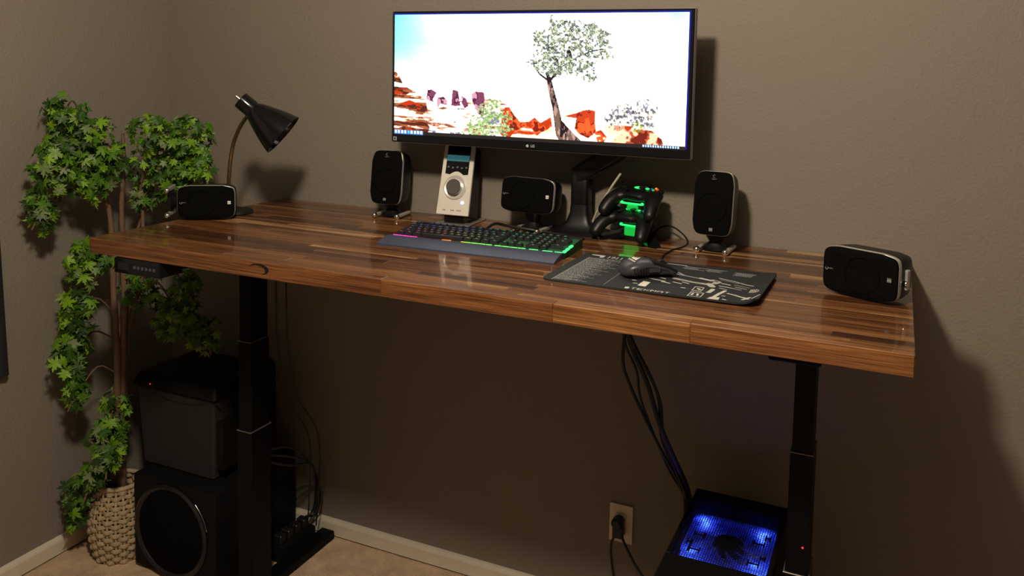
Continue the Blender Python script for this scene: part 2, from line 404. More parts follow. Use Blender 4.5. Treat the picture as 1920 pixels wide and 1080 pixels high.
# ------------------------------------------------------------------ monitor
def wallpaper():
    H, Wd = 262, 600; asp = H/Wd*1.0
    V, U = np.meshgrid(np.linspace(0, 1, H), np.linspace(0, 1, Wd), indexing='ij')
    asp = .33/.81
    n1 = vnoise(H, Wd, 6, 4, 1); n2 = vnoise(H, Wd, 40, 20, 2, 3); n3 = vnoise(H, Wd, 150, 66, 3, 2); n4 = vnoise(H, Wd, 16, 30, 5, 4)
    rg = np.random.RandomState(4); w = rg.rand(H, Wd)
    img = np.ones((H, Wd, 3))*np.array([1, 1, 1.0])
    def blend(mask, c): 
        mask = np.clip(mask, 0, 1)[..., None]; img[:] = img*(1-mask)+np.array(c)*mask
    blend((1-U/.34)*np.clip(1-abs(V-.22)/.3, 0, 1)*(.35+n1*1.1)*.6, (.60, .94, 1))
    blend(np.clip(1-U*7, 0, 1)*np.clip(1-V*2, 0, 1), (.55, .92, 1))
    blend(np.clip((U-.78)/.2, 0, 1)*np.clip(1-V*3.2, 0, 1)*(.3+n1*1.4)*.6, (.60, .94, 1))
    blend(np.clip((U-.5)/.5, 0, 1)*np.clip((V-.5), 0, .4)*.35*np.ones_like(U), (1, .96, .80))
    # ground, pale with faint rocks
    gline = .70+.04*np.sin(U*14)+.05*n1
    g = (V > gline)
    img[g] = img[g]*.97*np.array([1, .98, .95])
    st = g & (n4 > .60) & (U < .42); img[st] = (.92, .74, .62)
    st = g & (n4 > .67) & (U < .42); img[st] = (.62, .34, .26)
    st = g & (n4 < .34) & (U < .42) & (n3 > .5); img[st] = (.55, .55, .68)
    # rocks on the left
    def rock(pts, c1, c2, c3, thr=.5, nn=None):
        mk = poly_mask(U, V, pts); nn = n4 if nn is None else nn
        img[mk] = c1; img[mk & (nn > thr)] = c2; img[mk & (nn > thr+.12)] = c3
    BR, DK, WH, RD, OR = (.72, .40, .26), (.38, .16, .10), (1, .96, .90), (.80, .24, .08), (.95, .42, .18)
    rock([(0, .455), (.012, .49), (.024, .53), (.034, .575), (0, .56)], DK, BR, WH, .5)
    rock([(0, .60), (.05, .605), (.09, .65), (.125, .71), (.13, .78), (.11, .84), (.14, .93), (.13, 1), (0, 1)], WH, BR, DK, .44, vnoise(H, Wd, 7, 34, 9, 4))
    rock([(.0, .63), (.04, .605), (.075, .63), (.05, .665), (.0, .66)], BR, DK, RD, .45)
    rock([(.02, .74), (.06, .71), (.115, .75), (.10, .79), (.05, .77)], BR, DK, RD, .42)
    rock([(.0, .96), (.05, .925), (.10, .95), (.09, .99), (0, 1)], BR, DK, RD, .42)
    PU, PD = (.55, .27, .40), (.38, .14, .26)
    for pts in ([(.13, .62), (.145, .615), (.165, .64), (.15, .70), (.155, .72), (.125, .70)], [(.17, .68), (.19, .67), (.205, .70), (.205, .74), (.18, .73), (.17, .77), (.165, .72)],
                [(.225, .61), (.245, .62), (.25, .68), (.255, .74), (.235, .745), (.22, .74)], [(.258, .66), (.275, .68), (.285, .74), (.27, .76), (.26, .72)],
                [(.295, .64), (.31, .62), (.34, .625), (.345, .70), (.34, .82), (.32, .80), (.305, .73), (.298, .70)]):
        rock(pts, PU, PD, (.85, .66, .74), .46, n2)
    # orange rocks, mid and right
    rock([(.405, .80), (.415, .74), (.43, .735), (.45, .80), (.47, .85), (.50, .845), (.52, .81), (.54, .85), (.575, .80), (.58, .87), (.54, .95), (.50, .94), (.46, .97), (.42, 1), (.40, .95)], RD, OR, (.55, .14, .06), .52, n2)
    rock([(.43, 1), (.45, .93), (.48, .895), (.51, .90), (.525, .94), (.52, 1)], WH, (.97, .55, .34), RD, .50, n4)
    rock([(.51, 1), (.54, .93), (.58, .88), (.60, .92), (.61, 1)], (1, .97, .90), (1, .93, .84), (1, .88, .76), .55)
    rock([(.63, .78), (.66, .76), (.68, .74), (.70, .73), (.72, .74), (.72, .82), (.725, .90), (.70, .95), (.67, .92), (.655, .88), (.66, .80), (.62, .79)], (.82, .28, .12), (.55, .13, .07), OR, .46, n2)
    img[poly_mask(U, V, [(.69, .80), (.70, .79), (.71, .88), (.695, .92), (.685, .88)])] = OR
    rock([(.72, .90), (.74, .88), (.76, .93), (.75, .98), (.73, .97)], RD, OR, WH, .55, n2)
    rock([(.76, 1), (.80, .90), (.84, .87), (.87, .86), (.90, .87), (.93, .93), (.94, 1)], (1, .86, .74), (.80, .36, .24), (.50, .14, .08), .45, n2)
    rock([(.75, .85), (.79, .84), (.84, .84), (.83, .90), (.77, .92)], (1, .90, .80), (.93, .66, .50), RD, .5, n2)
    # shrubs
    def speck(cx, cy, rx, ry, dens, cols, seed, base=None):
        dd = ((U-cx)/rx)**2+((V-cy)/ry)**2
        k = np.clip(1.15-dd, 0, 1)
        mk = (k > 0) & (n3+.25*w < (.40+.30*dens*k))
        cl = np.array(cols)[(vnoise(H, Wd, 130, 60, seed, 2)*len(cols)*.999).astype(int) % len(cols)]
        img[mk] = cl[mk]
    G1, G2, G3, G4 = (.45, .60, .30), (.62, .74, .45), (.30, .40, .22), (.80, .86, .66)
    for c in ((.36, .80, .05, .09), (.34, .90, .07, .10), (.40, .88, .045, .13), (.31, .93, .05, .08), (.375, .72, .03, .05)):
        speck(*c, 1.15, [G1, G2, G4, G2, (.42, .55, .40), (.9, .92, .8)], 21)
    for c in ((.82, .76, .05, .08), (.79, .80, .04, .07), (.86, .80, .05, .07), (.88, .70, .04, .06)):
        speck(*c, .85, [(.45, .46, .55), (.60, .60, .66), (.36, .36, .45), (.5, .55, .45)], 22)
    speck(.855, .85, .015, .04, 1.1, [(.75, .78, .25), (.5, .6, .2)], 23)
    # tree
    TD, TL = (.16, .11, .13), (.52, .40, .36)
    for pts, w_ in (([(.565, .50), (.575, .60), (.59, .72), (.60, .84), (.63, .92), (.665, .99)], [.008, .010, .011, .013, .015, .013]),
                    ([(.60, .86), (.605, .93), (.625, 1)], [.012, .012, .012])):
        mk = stroke(U, V, pts, w_, asp); img[mk] = TL; img[mk & (vnoise(H, Wd, 90, 14, 31, 3) > .48)] = TD; img[mk & (vnoise(H, Wd, 110, 12, 32, 3) > .62)] = (.78, .64, .58)
    for pts, w_ in (([(.565, .52), (.535, .47), (.525, .44)], .003), ([(.568, .52), (.59, .46), (.60, .40), (.625, .34), (.632, .26)], .0045), ([(.60, .42), (.66, .33), (.70, .29), (.74, .27)], .0025),
                    ([(.565, .51), (.56, .46), (.575, .44)], .006), ([(.535, .25), (.51, .17)], .0018), ([(.63, .33), (.645, .40)], .003), ([(.585, .35), (.59, .37)], .007), ([(.63, .30), (.635, .34)], .008), ([(.57, .46), (.60, .45)], .005)):
        img[stroke(U, V, pts, w_, asp)] = TD
    cols = [(.55, .60, .50), (.70, .74, .60), (.42, .46, .40), (.84, .86, .74), (.50, .53, .52), (.30, .33, .31), (.66, .68, .64), (.58, .63, .48)]
    for c in ((.60, .20, .08, .13), (.57, .30, .06, .12), (.66, .22, .07, .12), (.70, .14, .05, .08), (.55, .38, .06, .09), (.62, .38, .07, .10), (.67, .40, .05, .08), (.53, .20, .03, .09), (.62, .10, .06, .06), (.74, .25, .035, .08), (.64, .13, .05, .08), (.73, .18, .035, .07), (.75, .30, .03, .06), (.68, .30, .06, .09), (.70, .48, .03, .05), (.59, .44, .05, .06), (.57, .05, .01, .04)):
        speck(*c, 1.25, cols, 24)
    # taskbar
    tb = V > .972; img[tb] = img[tb]*.0+np.array((.16, .14, .14)); 
    tb = (V > .962) & (U < .115); img[tb] = (.30, .50, .80)
    for k in range(9):
        cu = .007+k*.0125; img[(abs(U-cu) < .0035) & (V > .967) & (V < .992)] = (.95, 1, 1) if k != 4 else (.35, .85, .85)
    for k in range(15):
        cu = .875+k*.0075; img[(abs(U-cu) < .0022) & (V > .976) & (V < .992)] = (.85, .92, 1)
    lin = srgb(img)
    return lin*(.36+.64*lin**6)
mon = thing('monitor', 'wide black flat screen monitor showing a desert tree and red rocks', 'monitor', (1.5262, -.19, 1.588))
mon_M = Matrix.Identity(4)
hw, hz0, hz1 = .4420, -.1895, .190
mb = MB().box(-hw, hw, 0, .022, hz0, hz1, bev=.003)
mb.build('bezel_frame', M_blackgloss, mon)
MB().hexa([(-hw+.05, hz0+.03), (hw-.05, hz0+.03), (hw-.05, hz1-.03), (-hw+.05, hz1-.03)], [(-.22, -.10), (.22, -.10), (.22, .10), (-.22, .10)], 0, .028, Matrix.Translation((0, .0215, 0)) @ Matrix(((1, 0, 0, 0), (0, 0, 1, 0), (0, 1, 0, 0), (0, 0, 0, 1)))).build('back_cover', M_blackgloss, mon)
tag(MB().box(hw, hw+.0022, .001, .021, hz0, hz1, bev=.0006).box(-hw-.0022, -hw, .001, .021, hz0, hz1, bev=.0006).box(-hw, hw, .004, .021, hz1, hz1+.0015).box(-hw, hw, .004, .021, hz0-.0015, hz0).build('edge_trim', mat('grey_edge', (.16, .15, .15), .3, metal=.7), mon), 'thin grey metal edge')
M_screen = vcol_mat('lit_screen', .25, estr=3.0)
grid_mesh('screen', wallpaper(), lambda u, v: np.stack([-.4345+u*.8630, np.full_like(u, -.0008), .1810-v*.3475], -1), M_screen, mon)
bd = mat('border_glow', (.0, .0, .01), .1, emit=(.05, .06, .9), estr=.35)  # blue glow of the screen on its glass edge, put in as emission
MB().box(-.4370, .4325, -.0006, .0002, .1810, .1852).box(.4285, .4327, -.0006, .0002, -.164, .1852).build('border_glow', bd, mon)
XZ = Matrix(((1, 0, 0, 0), (0, 0, -1, 0), (0, 1, 0, 0), (0, 0, 0, 1)))   # text plane facing -y
lg = text_mesh('brand_lettering', 'LG', .0098, mat('logo_grey', (.45, .45, .47), .4), mon, Matrix.Translation((.010, -.0006, -.1790)) @ XZ, bold=True)
MB().lathe([(.0040, 0), (.0040, .0005)], 20, Matrix.Translation((-.006, 0, -.1790)) @ Matrix.Rotation(PI/2, 4, 'X')).build('brand_emblem', mat('logo_grey'), mon)
MB().box(-.437, -.426, -.0006, 0, -.186, -.175).build('energy_sticker', mat('sticker_grey', (.4, .4, .4), .5), mon)
MB().box(-.4345, -.4285, -.001, -.0005, -.1835, -.1775).build('sticker_mark', mat('sticker_dark', (.05, .05, .05), .5), mon)

# monitor arm
arm = thing('articulated_stand', 'black monitor arm on a flared post behind the keyboard', 'monitor arm', (1.635, -.062, ZT))
def rect_ring(w, d, z, n=32, e=5, cx=0, cy=0): return [(x+cx, y+cy, z) for x, y in ring_outline(w, d, n, e)]
MB().loft([rect_ring(.155, .105, 0), rect_ring(.155, .105, .010), rect_ring(.125, .085, .016), rect_ring(.075, .062, .035), rect_ring(.056, .052, .060), rect_ring(.052, .048, .085)]).build('base', M_black, arm, smooth=35)
MB().loft([rect_ring(.050, .046, .086), rect_ring(.052, .048, .088), rect_ring(.052, .048, .168), rect_ring(.046, .042, .176)]).build('post', M_black, arm, smooth=35)
a0, a1 = Vector((-.01, -.005, .165)), Vector((.185, -.030, .290))
def bar(p0, p1, w, h, e=4, n=20, taper=1):
    d_ = (p1-p0).normalized(); s_ = d_.cross(Vector((0, 0, 1))).normalized(); t_ = s_.cross(d_)
    return [[tuple(p+s_*x*k+t_*y_*k) for x, y_ in ring_outline(w, h, n, e)] for p, k in ((p0, 1), (p0.lerp(p1, .5), 1.05), (p1, taper))]
MB().loft(bar(a0, a1, .038, .052, taper=.8)).build('lower_link', M_black, arm, smooth=40)
a2 = Vector((-.08, -.035, .43))
MB().loft(bar(a1, a2, .032, .042, taper=.8)).build('upper_link', M_black, arm, smooth=40)
MB().cyl(a1+Vector((0, 0, -.03)), a1+Vector((0, 0, .03)), .022).build('joint', M_black, arm, smooth=40)
MB().box(-.159, -.059, -.0785, -.0685, .383, .483, bev=.002).cyl((-.109, -.07, .433), (-.109, -.035, .433), .025).build('mount_plate', M_black, arm, smooth=40)
tag(MB().tube(bez([(1.762, -.105, 1.340), (1.735, -.10, 1.300), (1.700, -.085, 1.245), (1.678, -.07, 1.205), (1.672, -.062, 1.183), (1.690, -.04, 1.168), (1.72, -.012, ZT+.004)], 30), .0034, 8).build('video_cable', mat('cream_cable', (.45, .42, .34), .5)), 'pale cable hanging down beside the monitor arm post', 'cable')

# ------------------------------------------------------------------ satellite speakers
def satellite(label, loc, rz, pose='up', tilt=8, group=None, badge=False, roll=1, flip=False, fold=0, up=.034):
    t = thing('speaker', label, 'speaker', loc, rz)
    Wd, Ht = .105, .166
    # body frame: x right, z up, front -y ; body centre at origin
    if pose == 'up': B = Matrix.Translation((0, 0, up+Ht/2)) @ Matrix.Rotation(R(-tilt), 4, 'X')
    elif pose == 'side': B = Matrix.Translation((0, 0, Wd/2*1.01)) @ Matrix.Rotation(R(90*roll), 4, 'Y')
    else: B = Matrix.Translation((0, 0, up+Wd/2)) @ Matrix.Rotation(R(-tilt), 4, 'X') @ Matrix.Rotation(R(90), 4, 'Y')
    def ring(s_, y, e=13, dome=0): return [(x*s_, y-dome*(1-(z/(Ht/2))**2), z*s_) for x, z in ring_outline(Wd, Ht, 96, e, .17)]
    MB().loft([ring(1.0, -.0375, dome=.006), ring(.985, -.0425, dome=.006), ring(.94, -.0440, dome=.006), ring(.70, -.0455, dome=.006), ring(.3, -.0462, dome=.006)], M=B).build('grille', M_cloth, t, smooth=40)
    MB().loft([ring(.985, -.0378, dome=.006), ring(1.004, -.0372, dome=.006), ring(1.010, -.035, dome=.006), ring(1.010, -.0270, dome=.005), ring(.98, -.0270, dome=.005)], cap=False, close=True, M=B).build('silver_rim', M_silver, t, smooth=50)
    MB().loft([ring(1.0, -.032, dome=.005), ring(1.0, -.020, dome=.002), ring(.985, .0), ring(.94, .024), ring(.84, .046), ring(.66, .056)], M=B).build('shell', M_black, t, smooth=40)
    tor = []
    for k in range(48):
        a = 2*PI*k/48; c = Vector((.037*math.cos(a), -.0505, -.010+.037*math.sin(a)))
        c.y = -.0468-.006*(1-(c.z/(Ht/2))**2); rr = Vector((math.cos(a), 0, math.sin(a)))
        tor.append([tuple(c+rr*.0006*math.cos(b)+Vector((0, .0005, 0))*math.sin(b)) for b in (0, PI/2, PI, 3*PI/2)])
    MB().loft(tor, close=True, M=B).build('driver_ring', M_cloth, t)
    # badges
    if flip: B = B @ Matrix.Rotation(PI, 4, 'Y')
    zt_, zb_ = Ht/2-.016, -Ht/2+.016
    FT = B @ Matrix.Translation((0, -.0478, 0)) @ XZ
    if pose == 'up': R2 = Matrix.Identity(4)
    else: R2 = Matrix.Rotation(R(-90*roll if pose == 'side' else -90), 4, 'Z')
    R2f = R2 @ Matrix.Rotation(PI, 4, 'Z') if flip else R2
    MB().box(-.0045, .0045, -.0477, -.0464, zb_-.0045, zb_+.0045, M=B).build('badge', mat('badge_light', (.75, .72, .66), .4) if badge else mat('badge_dark', (.12, .12, .12), .4), t)
    text_mesh('badge_lettering', 'THX', .0042, M_blackmatte if badge else M_badge, t, FT @ Matrix.Translation((0, zb_, .0001)) @ R2f)
    lg = MB()
    pts = [(.0032*math.cos(a), .0032*math.sin(a)) for a in [R(v) for v in range(50, 330, 20)]]
    lg.tube([(x, -.0482, z+zt_+.002) for x, z in pts], .0007, 5, M=B); lg.build('emblem', mat('badge_dim', (.22, .22, .21), .4), t)
    text_mesh('brand_lettering', 'Logitech', .0040, mat('badge_dim'), t, FT @ Matrix.Translation((0, zt_-.005, .0)) @ R2f)
    # stand
    if pose in ('up', 'centre'):
        S = Matrix.Identity(4); hb = .036
    else:
        # speaker lies on its side: its stand points sideways
        S = Matrix.Translation((0, 0, Wd/2)) @ Matrix.Rotation(R(90*roll), 4, 'Y') @ Matrix.Translation((0, fold*1.1, -.034-Ht/2+fold)); hb = .036
    if fold:
        cl2 = MB().box(.078, .0865, -.012, .002, .030, .072, bev=.002).build('stand_clip', M_silver, t)
        MB().sphere((.086, -.014, .045), .0065, 14).build('clip_knob', M_chrome, cl2, smooth=80)
        return t
    MB().loft([[(x, y+.004, z) for x, y in ring_outline(w, d_, 24, 3)] for w, d_, z in ((.064, .050, .004), (.066, .052, .012), (.046, .040, .018), (.034, .03, .026), (.05, .044, (up if pose == 'centre' else hb)+.003))], M=S).build('stand', M_black, t, smooth=40)
    for sx in (-1, 1):
        y0_, y1_ = (-.030, .016) if fold else (-.040, .045)
        b_ = MB().box(sx*.037-.006, sx*.037+.006, y0_, y1_, .003, .013, bev=.002, M=S).build('stand_bar', M_silver, t)
        MB().sphere((sx*.037, y0_-.006, .0088), .0088, 16, M=S).build('foot_knob', M_chrome, b_, smooth=80)
    return t
satellite('upright black speaker beside the silver volume console', (1.032, -.105, ZT), R(8), up=.038)
satellite('upright black speaker standing to the right of the game controllers', (2.026, -.112, ZT), R(-4), up=.042)
satellite('low black speaker on its side with ball feet, between console and monitor arm post', (1.503, -.100, ZT), R(-4), 'centre', badge=True, flip=True, up=.050)
satellite('black speaker lying on its side at the left end of the desk, by the lamp', (.576, -.402, ZT), R(33), 'side', badge=True, flip=True)
satellite('black speaker lying on its side at the right end of the desk', (2.402, -.398, ZT), R(-26), 'side', roll=-1, fold=.030)

# ------------------------------------------------------------------ silver console
pod = thing('volume_console', 'silver and black speaker volume console with a round knob', 'volume control', (1.262, -.100, ZT), R(3))
MB().box(-.055, .055, -.052, .085, 0, .005, bev=.002).build('base_plate', mat('grey_base', (.30, .28, .26), .3, metal=.5), pod)
PB = Matrix.Translation((0, -.044, .030)) @ Matrix.Rotation(R(-15), 4, 'X')
MB().hexa([(-.050, .004), (.050, .004), (.046, .085), (-.046, .085)], [(-.050, .004), (.050, .004), (.046, .050), (-.046, .050)], 0, .205, M=PB, bev=.003).build('housing', M_black, pod)
MB().box(-.032, .032, .010, .085, -.028, .004, bev=.003, M=Matrix.Translation((0, -.044, .030))).build('neck', M_blackgloss, pod)
def pod_face():
    w0, w1, H_ = .052, .050, .206
    return [(-w0, 0), (w0, 0), (w1, H_), (-w1, H_)]
MB().hexa([(-.052, -.004), (.052, -.004), (.052, .005), (-.052, .005)], [(-.049, -.004), (.049, -.004), (.049, .005), (-.049, .005)], 0, .207, M=PB, bev=.0015).build('face_plate', mat('silver_paint', (.74, .70, .63), .38, metal=.12), pod)
out = [(-.037, .206), (-.037, .122), (-.022, .120)]+[(-.022+.044*k/10, .120+.010*math.sin(PI*k/10)) for k in range(1, 10)]+[(.022, .120), (.037, .122), (.037, .206)]
FP = PB @ Matrix.Translation((0, -.0045, 0)) @ XZ
MB().prism(out, 0, .0008, M=FP).build('black_panel', M_blackgloss, pod)
tag(MB().box(-.036, .036, .160, .178, .0006, .0014, M=FP).build('display', mat('cyan_display', (.03, .10, .12), .3, emit=(.10, .50, .56), estr=.2), pod), 'lit teal display')
disp_t = text_mesh('display_lettering', 'VOLUME', .011, mat('display_ink', (.02, .12, .14), .4, emit=(.03, .25, .28), estr=.35), pod, FP @ Matrix.Translation((0, .169, .0014)))
for k in range(5):
    MB().lathe([(.0032, 0), (.0032, .001), (.0022, .0014)], 12, M=FP @ Matrix.Translation((-.029+k*.0145, .140 if k % 2 else .142, .0008))).build('button', mat('dim_button', (.10, .10, .12), .4), pod)
MB().lathe([(.0365, 0), (.0365, .0012), (.0335, .003), (.0275, .0012), (.027, .0004)], 48, M=FP @ Matrix.Translation((0, .082, 0))).build('knob_ring', mat('silver_ring', (.72, .69, .64), .28, metal=.35), pod, smooth=30)
MB().lathe([(.0232, .001), (.0232, .013), (.0215, .0145), (.004, .0140)], 48, M=FP @ Matrix.Translation((0, .082, 0))).build('knob', mat('brushed_knob', (.42, .41, .42), .28, metal=1), pod, smooth=30)
MB().lathe([(.0062, 0), (.0062, .0016), (.005, .002)], 20, M=FP @ Matrix.Translation((.029, .038, 0))).build('power_button', mat('blue_glow', (.5, .5, .8), .4, emit=(.45, .5, 1), estr=.8), pod)
MB().lathe([(.0035, .0018), (.0035, .0024)], 16, M=FP @ Matrix.Translation((.0305, .038, 0))).build('power_light', mat('white_glow', (.9, .9, 1), .4, emit=(.9, .95, 1), estr=1.2), pod)
for x_, s_ in ((-.030, 'SUB'), (-.003, 'SURR'), (.018, 'INPUT')):
    text_mesh('label_lettering', s_, .0055, mat('grey_ink', (.12, .11, .11), .5), pod, FP @ Matrix.Translation((x_+.003, .014, .0002)))

# ------------------------------------------------------------------ keyboard
kb = thing('keyboard', 'black keyboard with rainbow lights and a long wrist rest', 'keyboard', (1.229, -.476, ZT), math.atan2(.014, .488))
KW, K0, K1 = .488, .066, .206   # width, front and back of the key deck (local y)
Z0f, Z0b = .014, .024
def kz(y): return Z0f+(Z0b-Z0f)*(y-K0)/(K1-K0)
# case
def side(prof, x0, x1, mb, M=None): return mb.loft([[(x, y, z) for y, z in prof] for x in (x0, x1)], M=M)
case = side([(K0-.002, 0), (K1, 0), (K1, kz(K1)+.004), (K1-.004, kz(K1)+.004), (K1-.005, kz(K1)), (K0, kz(K0))], 0, KW, MB()).build('case', M_black, kb)
wr = MB()
rings = []
for i in range(9):
    t = i/8; y_ = .000+.062*t; z_ = .0035+.0125*math.sin(t*PI/2)**1.0
    rings.append((y_, z_))
prof = [(.062, 0), (0.0, 0)]+rings
side(prof, -.008, KW-.004, wr); wr.build('wrist_rest', mat('soft_rest', (.040, .048, .085), .42, bump=(900, .4, .0004)), kb, smooth=25)  # base colour tinted blue for the monitor's reflection on the rest
def ramp_mat(name, stops, rgb_strength, xoff=0, xs=1/KW):
    mm = bpy.data.materials.new(name); mm.use_nodes = True; nt = mm.node_tree; b = nt.nodes['Principled BSDF']
    tc = nt.nodes.new('ShaderNodeTexCoord'); sx = nt.nodes.new('ShaderNodeSeparateXYZ'); nt.links.new(tc.outputs['Object'], sx.inputs[0])
    ml = nt.nodes.new('ShaderNodeMath'); ml.operation = 'MULTIPLY'; ml.inputs[1].default_value = xs; nt.links.new(sx.outputs[0], ml.inputs[0])
    cr = nt.nodes.new('ShaderNodeValToRGB'); e = cr.color_ramp.elements; e[0].position = stops[0][0]; e[0].color = (*stops[0][1], 1); e[1].position = stops[-1][0]; e[1].color = (*stops[-1][1], 1)
    for p, c in stops[1:-1]: q = e.new(p); q.color = (*c, 1)
    nt.links.new(ml.outputs[0], cr.inputs[0]); nt.links.new(cr.outputs[0], b.inputs['Emission Color']); b.inputs['Emission Strength'].default_value = rgb_strength
    b.inputs['Base Color'].default_value = (.02, .02, .02, 1)
    return mm
front = [(0, (1, .05, .55)), (.16, (1, .04, .35)), (.24, (.7, .01, .02)), (.34, (1, .25, .03)), (.42, (.5, .5, .02)), (.48, (.25, 1, .08)), (1, (.05, 1, .25))]
back = [(0, (.05, .06, 1)), (.35, (.08, .06, 1)), (.5, (.02, .35, .7)), (.6, (.02, .8, .35)), (1, (.05, 1, .30))]
M_led_front = ramp_mat('key_light_front', front, 1.5); M_led_dim = ramp_mat('key_light_front_dim', front, .05); M_led_back = ramp_mat('key_light_back', back, .07)
kslope = math.atan2(Z0b-Z0f, K1-K0)
# glow plates on the deck
mbp = MB(); n_ = 12
mbp.loft([[(x, K0+.003, kz(K0+.003)-.001), (x, K0+.070, kz(K0+.07)-.001), (x, K0+.070, kz(K0+.07)+.0006), (x, K0+.003, kz(K0+.003)+.0006)] for x in (.004, KW-.004)]).build('glow_plate', M_led_dim, kb)
MB().loft([[(x, K0+.070, kz(K0+.07)-.001), (x, K1-.008, kz(K1-.008)-.001), (x, K1-.008, kz(K1-.008)+.0006), (x, K0+.070, kz(K0+.07)+.0006)] for x in (.004, KW-.004)]).build('glow_plate', M_led_back, kb)
U_ = .01985
strips = [(.004, .030), (.032, .052), (.054, .076), (.150, .176), (.205, .232), (.234, .254), (.256, .274), (.276, .292), (.300, .318), (.320, .340), (.342, .362), (.364, .384), (.394, .418), (.430, .456), (.462, .482)]
for a, b in strips:
    MB().box(a, b, K0-.0035, K0+.001, kz(K0)+.0002, kz(K0)+.0028, bev=.0006).build('light_strip', M_led_front, kb)
for a, b in ((K0+.004, K0+.020), (K0+.026, K0+.040), (K0+.048, K0+.068)):
    MB().box(KW-.0075, KW-.0005, a, b, kz(a)-.0005, kz(b)+.0035, bev=.0006).build('light_strip', M_led_front, kb)
# keys
keymat = mat('keycap', (.014, .014, .016), .42)
kme = {}
def key_mesh(w, h=.0165):
    k = (round(w, 4), h)
    if k in kme: return kme[k]
    mb_ = MB(); g = .0009; d_ = U_*.94
    bot = [(g, g), (w-g, g), (w-g, d_-g), (g, d_-g)]; tp = [(g+.0022, g+.0012), (w-g-.0022, g+.0012), (w-g-.0022, d_-g-.003), (g+.0022, d_-g-.003)]
    mb_.hexa(bot, tp, .002, .0105, bev=.0006)
    bmesh.ops.recalc_face_normals(mb_.bm, faces=mb_.bm.faces)
    me = bpy.data.meshes.new('key'); mb_.bm.to_mesh(me); mb_.bm.free(); me.materials.append(keymat); kme[k] = me; return me
legcols = {}
def legend_mat(fx, row):
    # colour where the key sits, back rows blue to green, front rows warm to green
    if row >= 3:
        c = (.10, .12, 1) if fx < .42 else ((.03, .55, .6) if fx < .54 else (.08, 1, .4))
    else:
        c = (1, .10, .45) if fx < .12 else ((1, .16, .06) if fx < .30 else ((.9, .55, .10) if fx < .42 else ((.5, .9, .2) if fx < .55 else (.12, .8, .35))))
    k = c
    if k not in legcols: legcols[k] = mat('legend_%d' % len(legcols), (.1, .1, .1), .5, emit=c, estr=.42)
    return legcols[k]
legme = {}
def legend_mesh(m_):
    if m_.name in legme: return legme[m_.name]
    mb_ = MB().box(-.0026, .0026, -.0004, .0004, 0, .0003).box(-.0026, -.0016, -.0024, .0024, 0, .0003).box(.0012, .0026, -.0024, -.0010, 0, .0003)
    me = bpy.data.meshes.new('legend'); mb_.bm.to_mesh(me); mb_.bm.free(); me.materials.append(m_); legme[m_.name] = me; return me
rows = [ # from the front: (x in units, width in units)
    [(0, 1.25), (1.25, 1.25), (2.5, 1.25), (3.75, 6.25), (10, 1.25), (11.25, 1.25), (12.5, 1.25), (13.75, 1.25), (15.35, 1), (16.35, 1), (17.35, 1), (18.7, 2), (20.7, 1)],
    [(0, 2.25)]+[(2.25+i, 1) for i in range(10)]+[(12.25, 2.75), (16.35, 1), (18.7, 1), (19.7, 1), (20.7, 1), (21.7, 1.9)],
    [(0, 1.75)]+[(1.75+i, 1) for i in range(11)]+[(12.75, 2.25), (18.7, 1), (19.7, 1), (20.7, 1)],
    [(0, 1.5)]+[(1.5+i, 1) for i in range(12)]+[(13.5, 1.5), (15.35, 1), (16.35, 1), (17.35, 1), (18.7, 1), (19.7, 1), (20.7, 1), (21.7, 1.9)],
    [(i, 1) for i in range(13)]+[(13, 2), (15.35, 1), (16.35, 1), (17.35, 1), (18.7, 1), (19.7, 1), (20.7, 1), (21.7, 1.9)],
    [(0, 1)]+[(2+i, 1) for i in range(4)]+[(6.5+i, 1) for i in range(4)]+[(11+i, 1) for i in range(4)]+[(15.35, 1), (16.35, 1), (17.35, 1), (18.7, 1), (19.7, 1), (20.7, 1), (21.7, 1)]]
for r_, row in enumerate(rows):
    y_ = K0+.0045+r_*U_*.985+(.006 if r_ == 5 else 0)
    for (ux, uw) in row:
        me = key_mesh(uw*U_)
        k = link('key', me, kb); k.location = (.008+ux*U_, y_, kz(y_)); k.rotation_euler = (kslope, 0, 0)
        lm = legend_mat((ux+uw/2)/23.6, r_)
        lo_ = link('legend', legend_mesh(lm), k); lo_.location = (uw*U_*.5, U_*.48, .0106)
cab = MB().tube(bez([(1.422, -.262, ZT+.014), (1.424, -.235, ZT+.022), (1.432, -.20, ZT+.030), (1.455, -.165, ZT+.020), (1.52, -.13, ZT+.008), (1.60, -.135, ZT+.005), (1.68, -.16, ZT+.0045)], 36), .0040, 8).build('keyboard_cable', M_rubber)
tag(cab, 'thick black cable arching from the keyboard past the low speaker', 'cable')

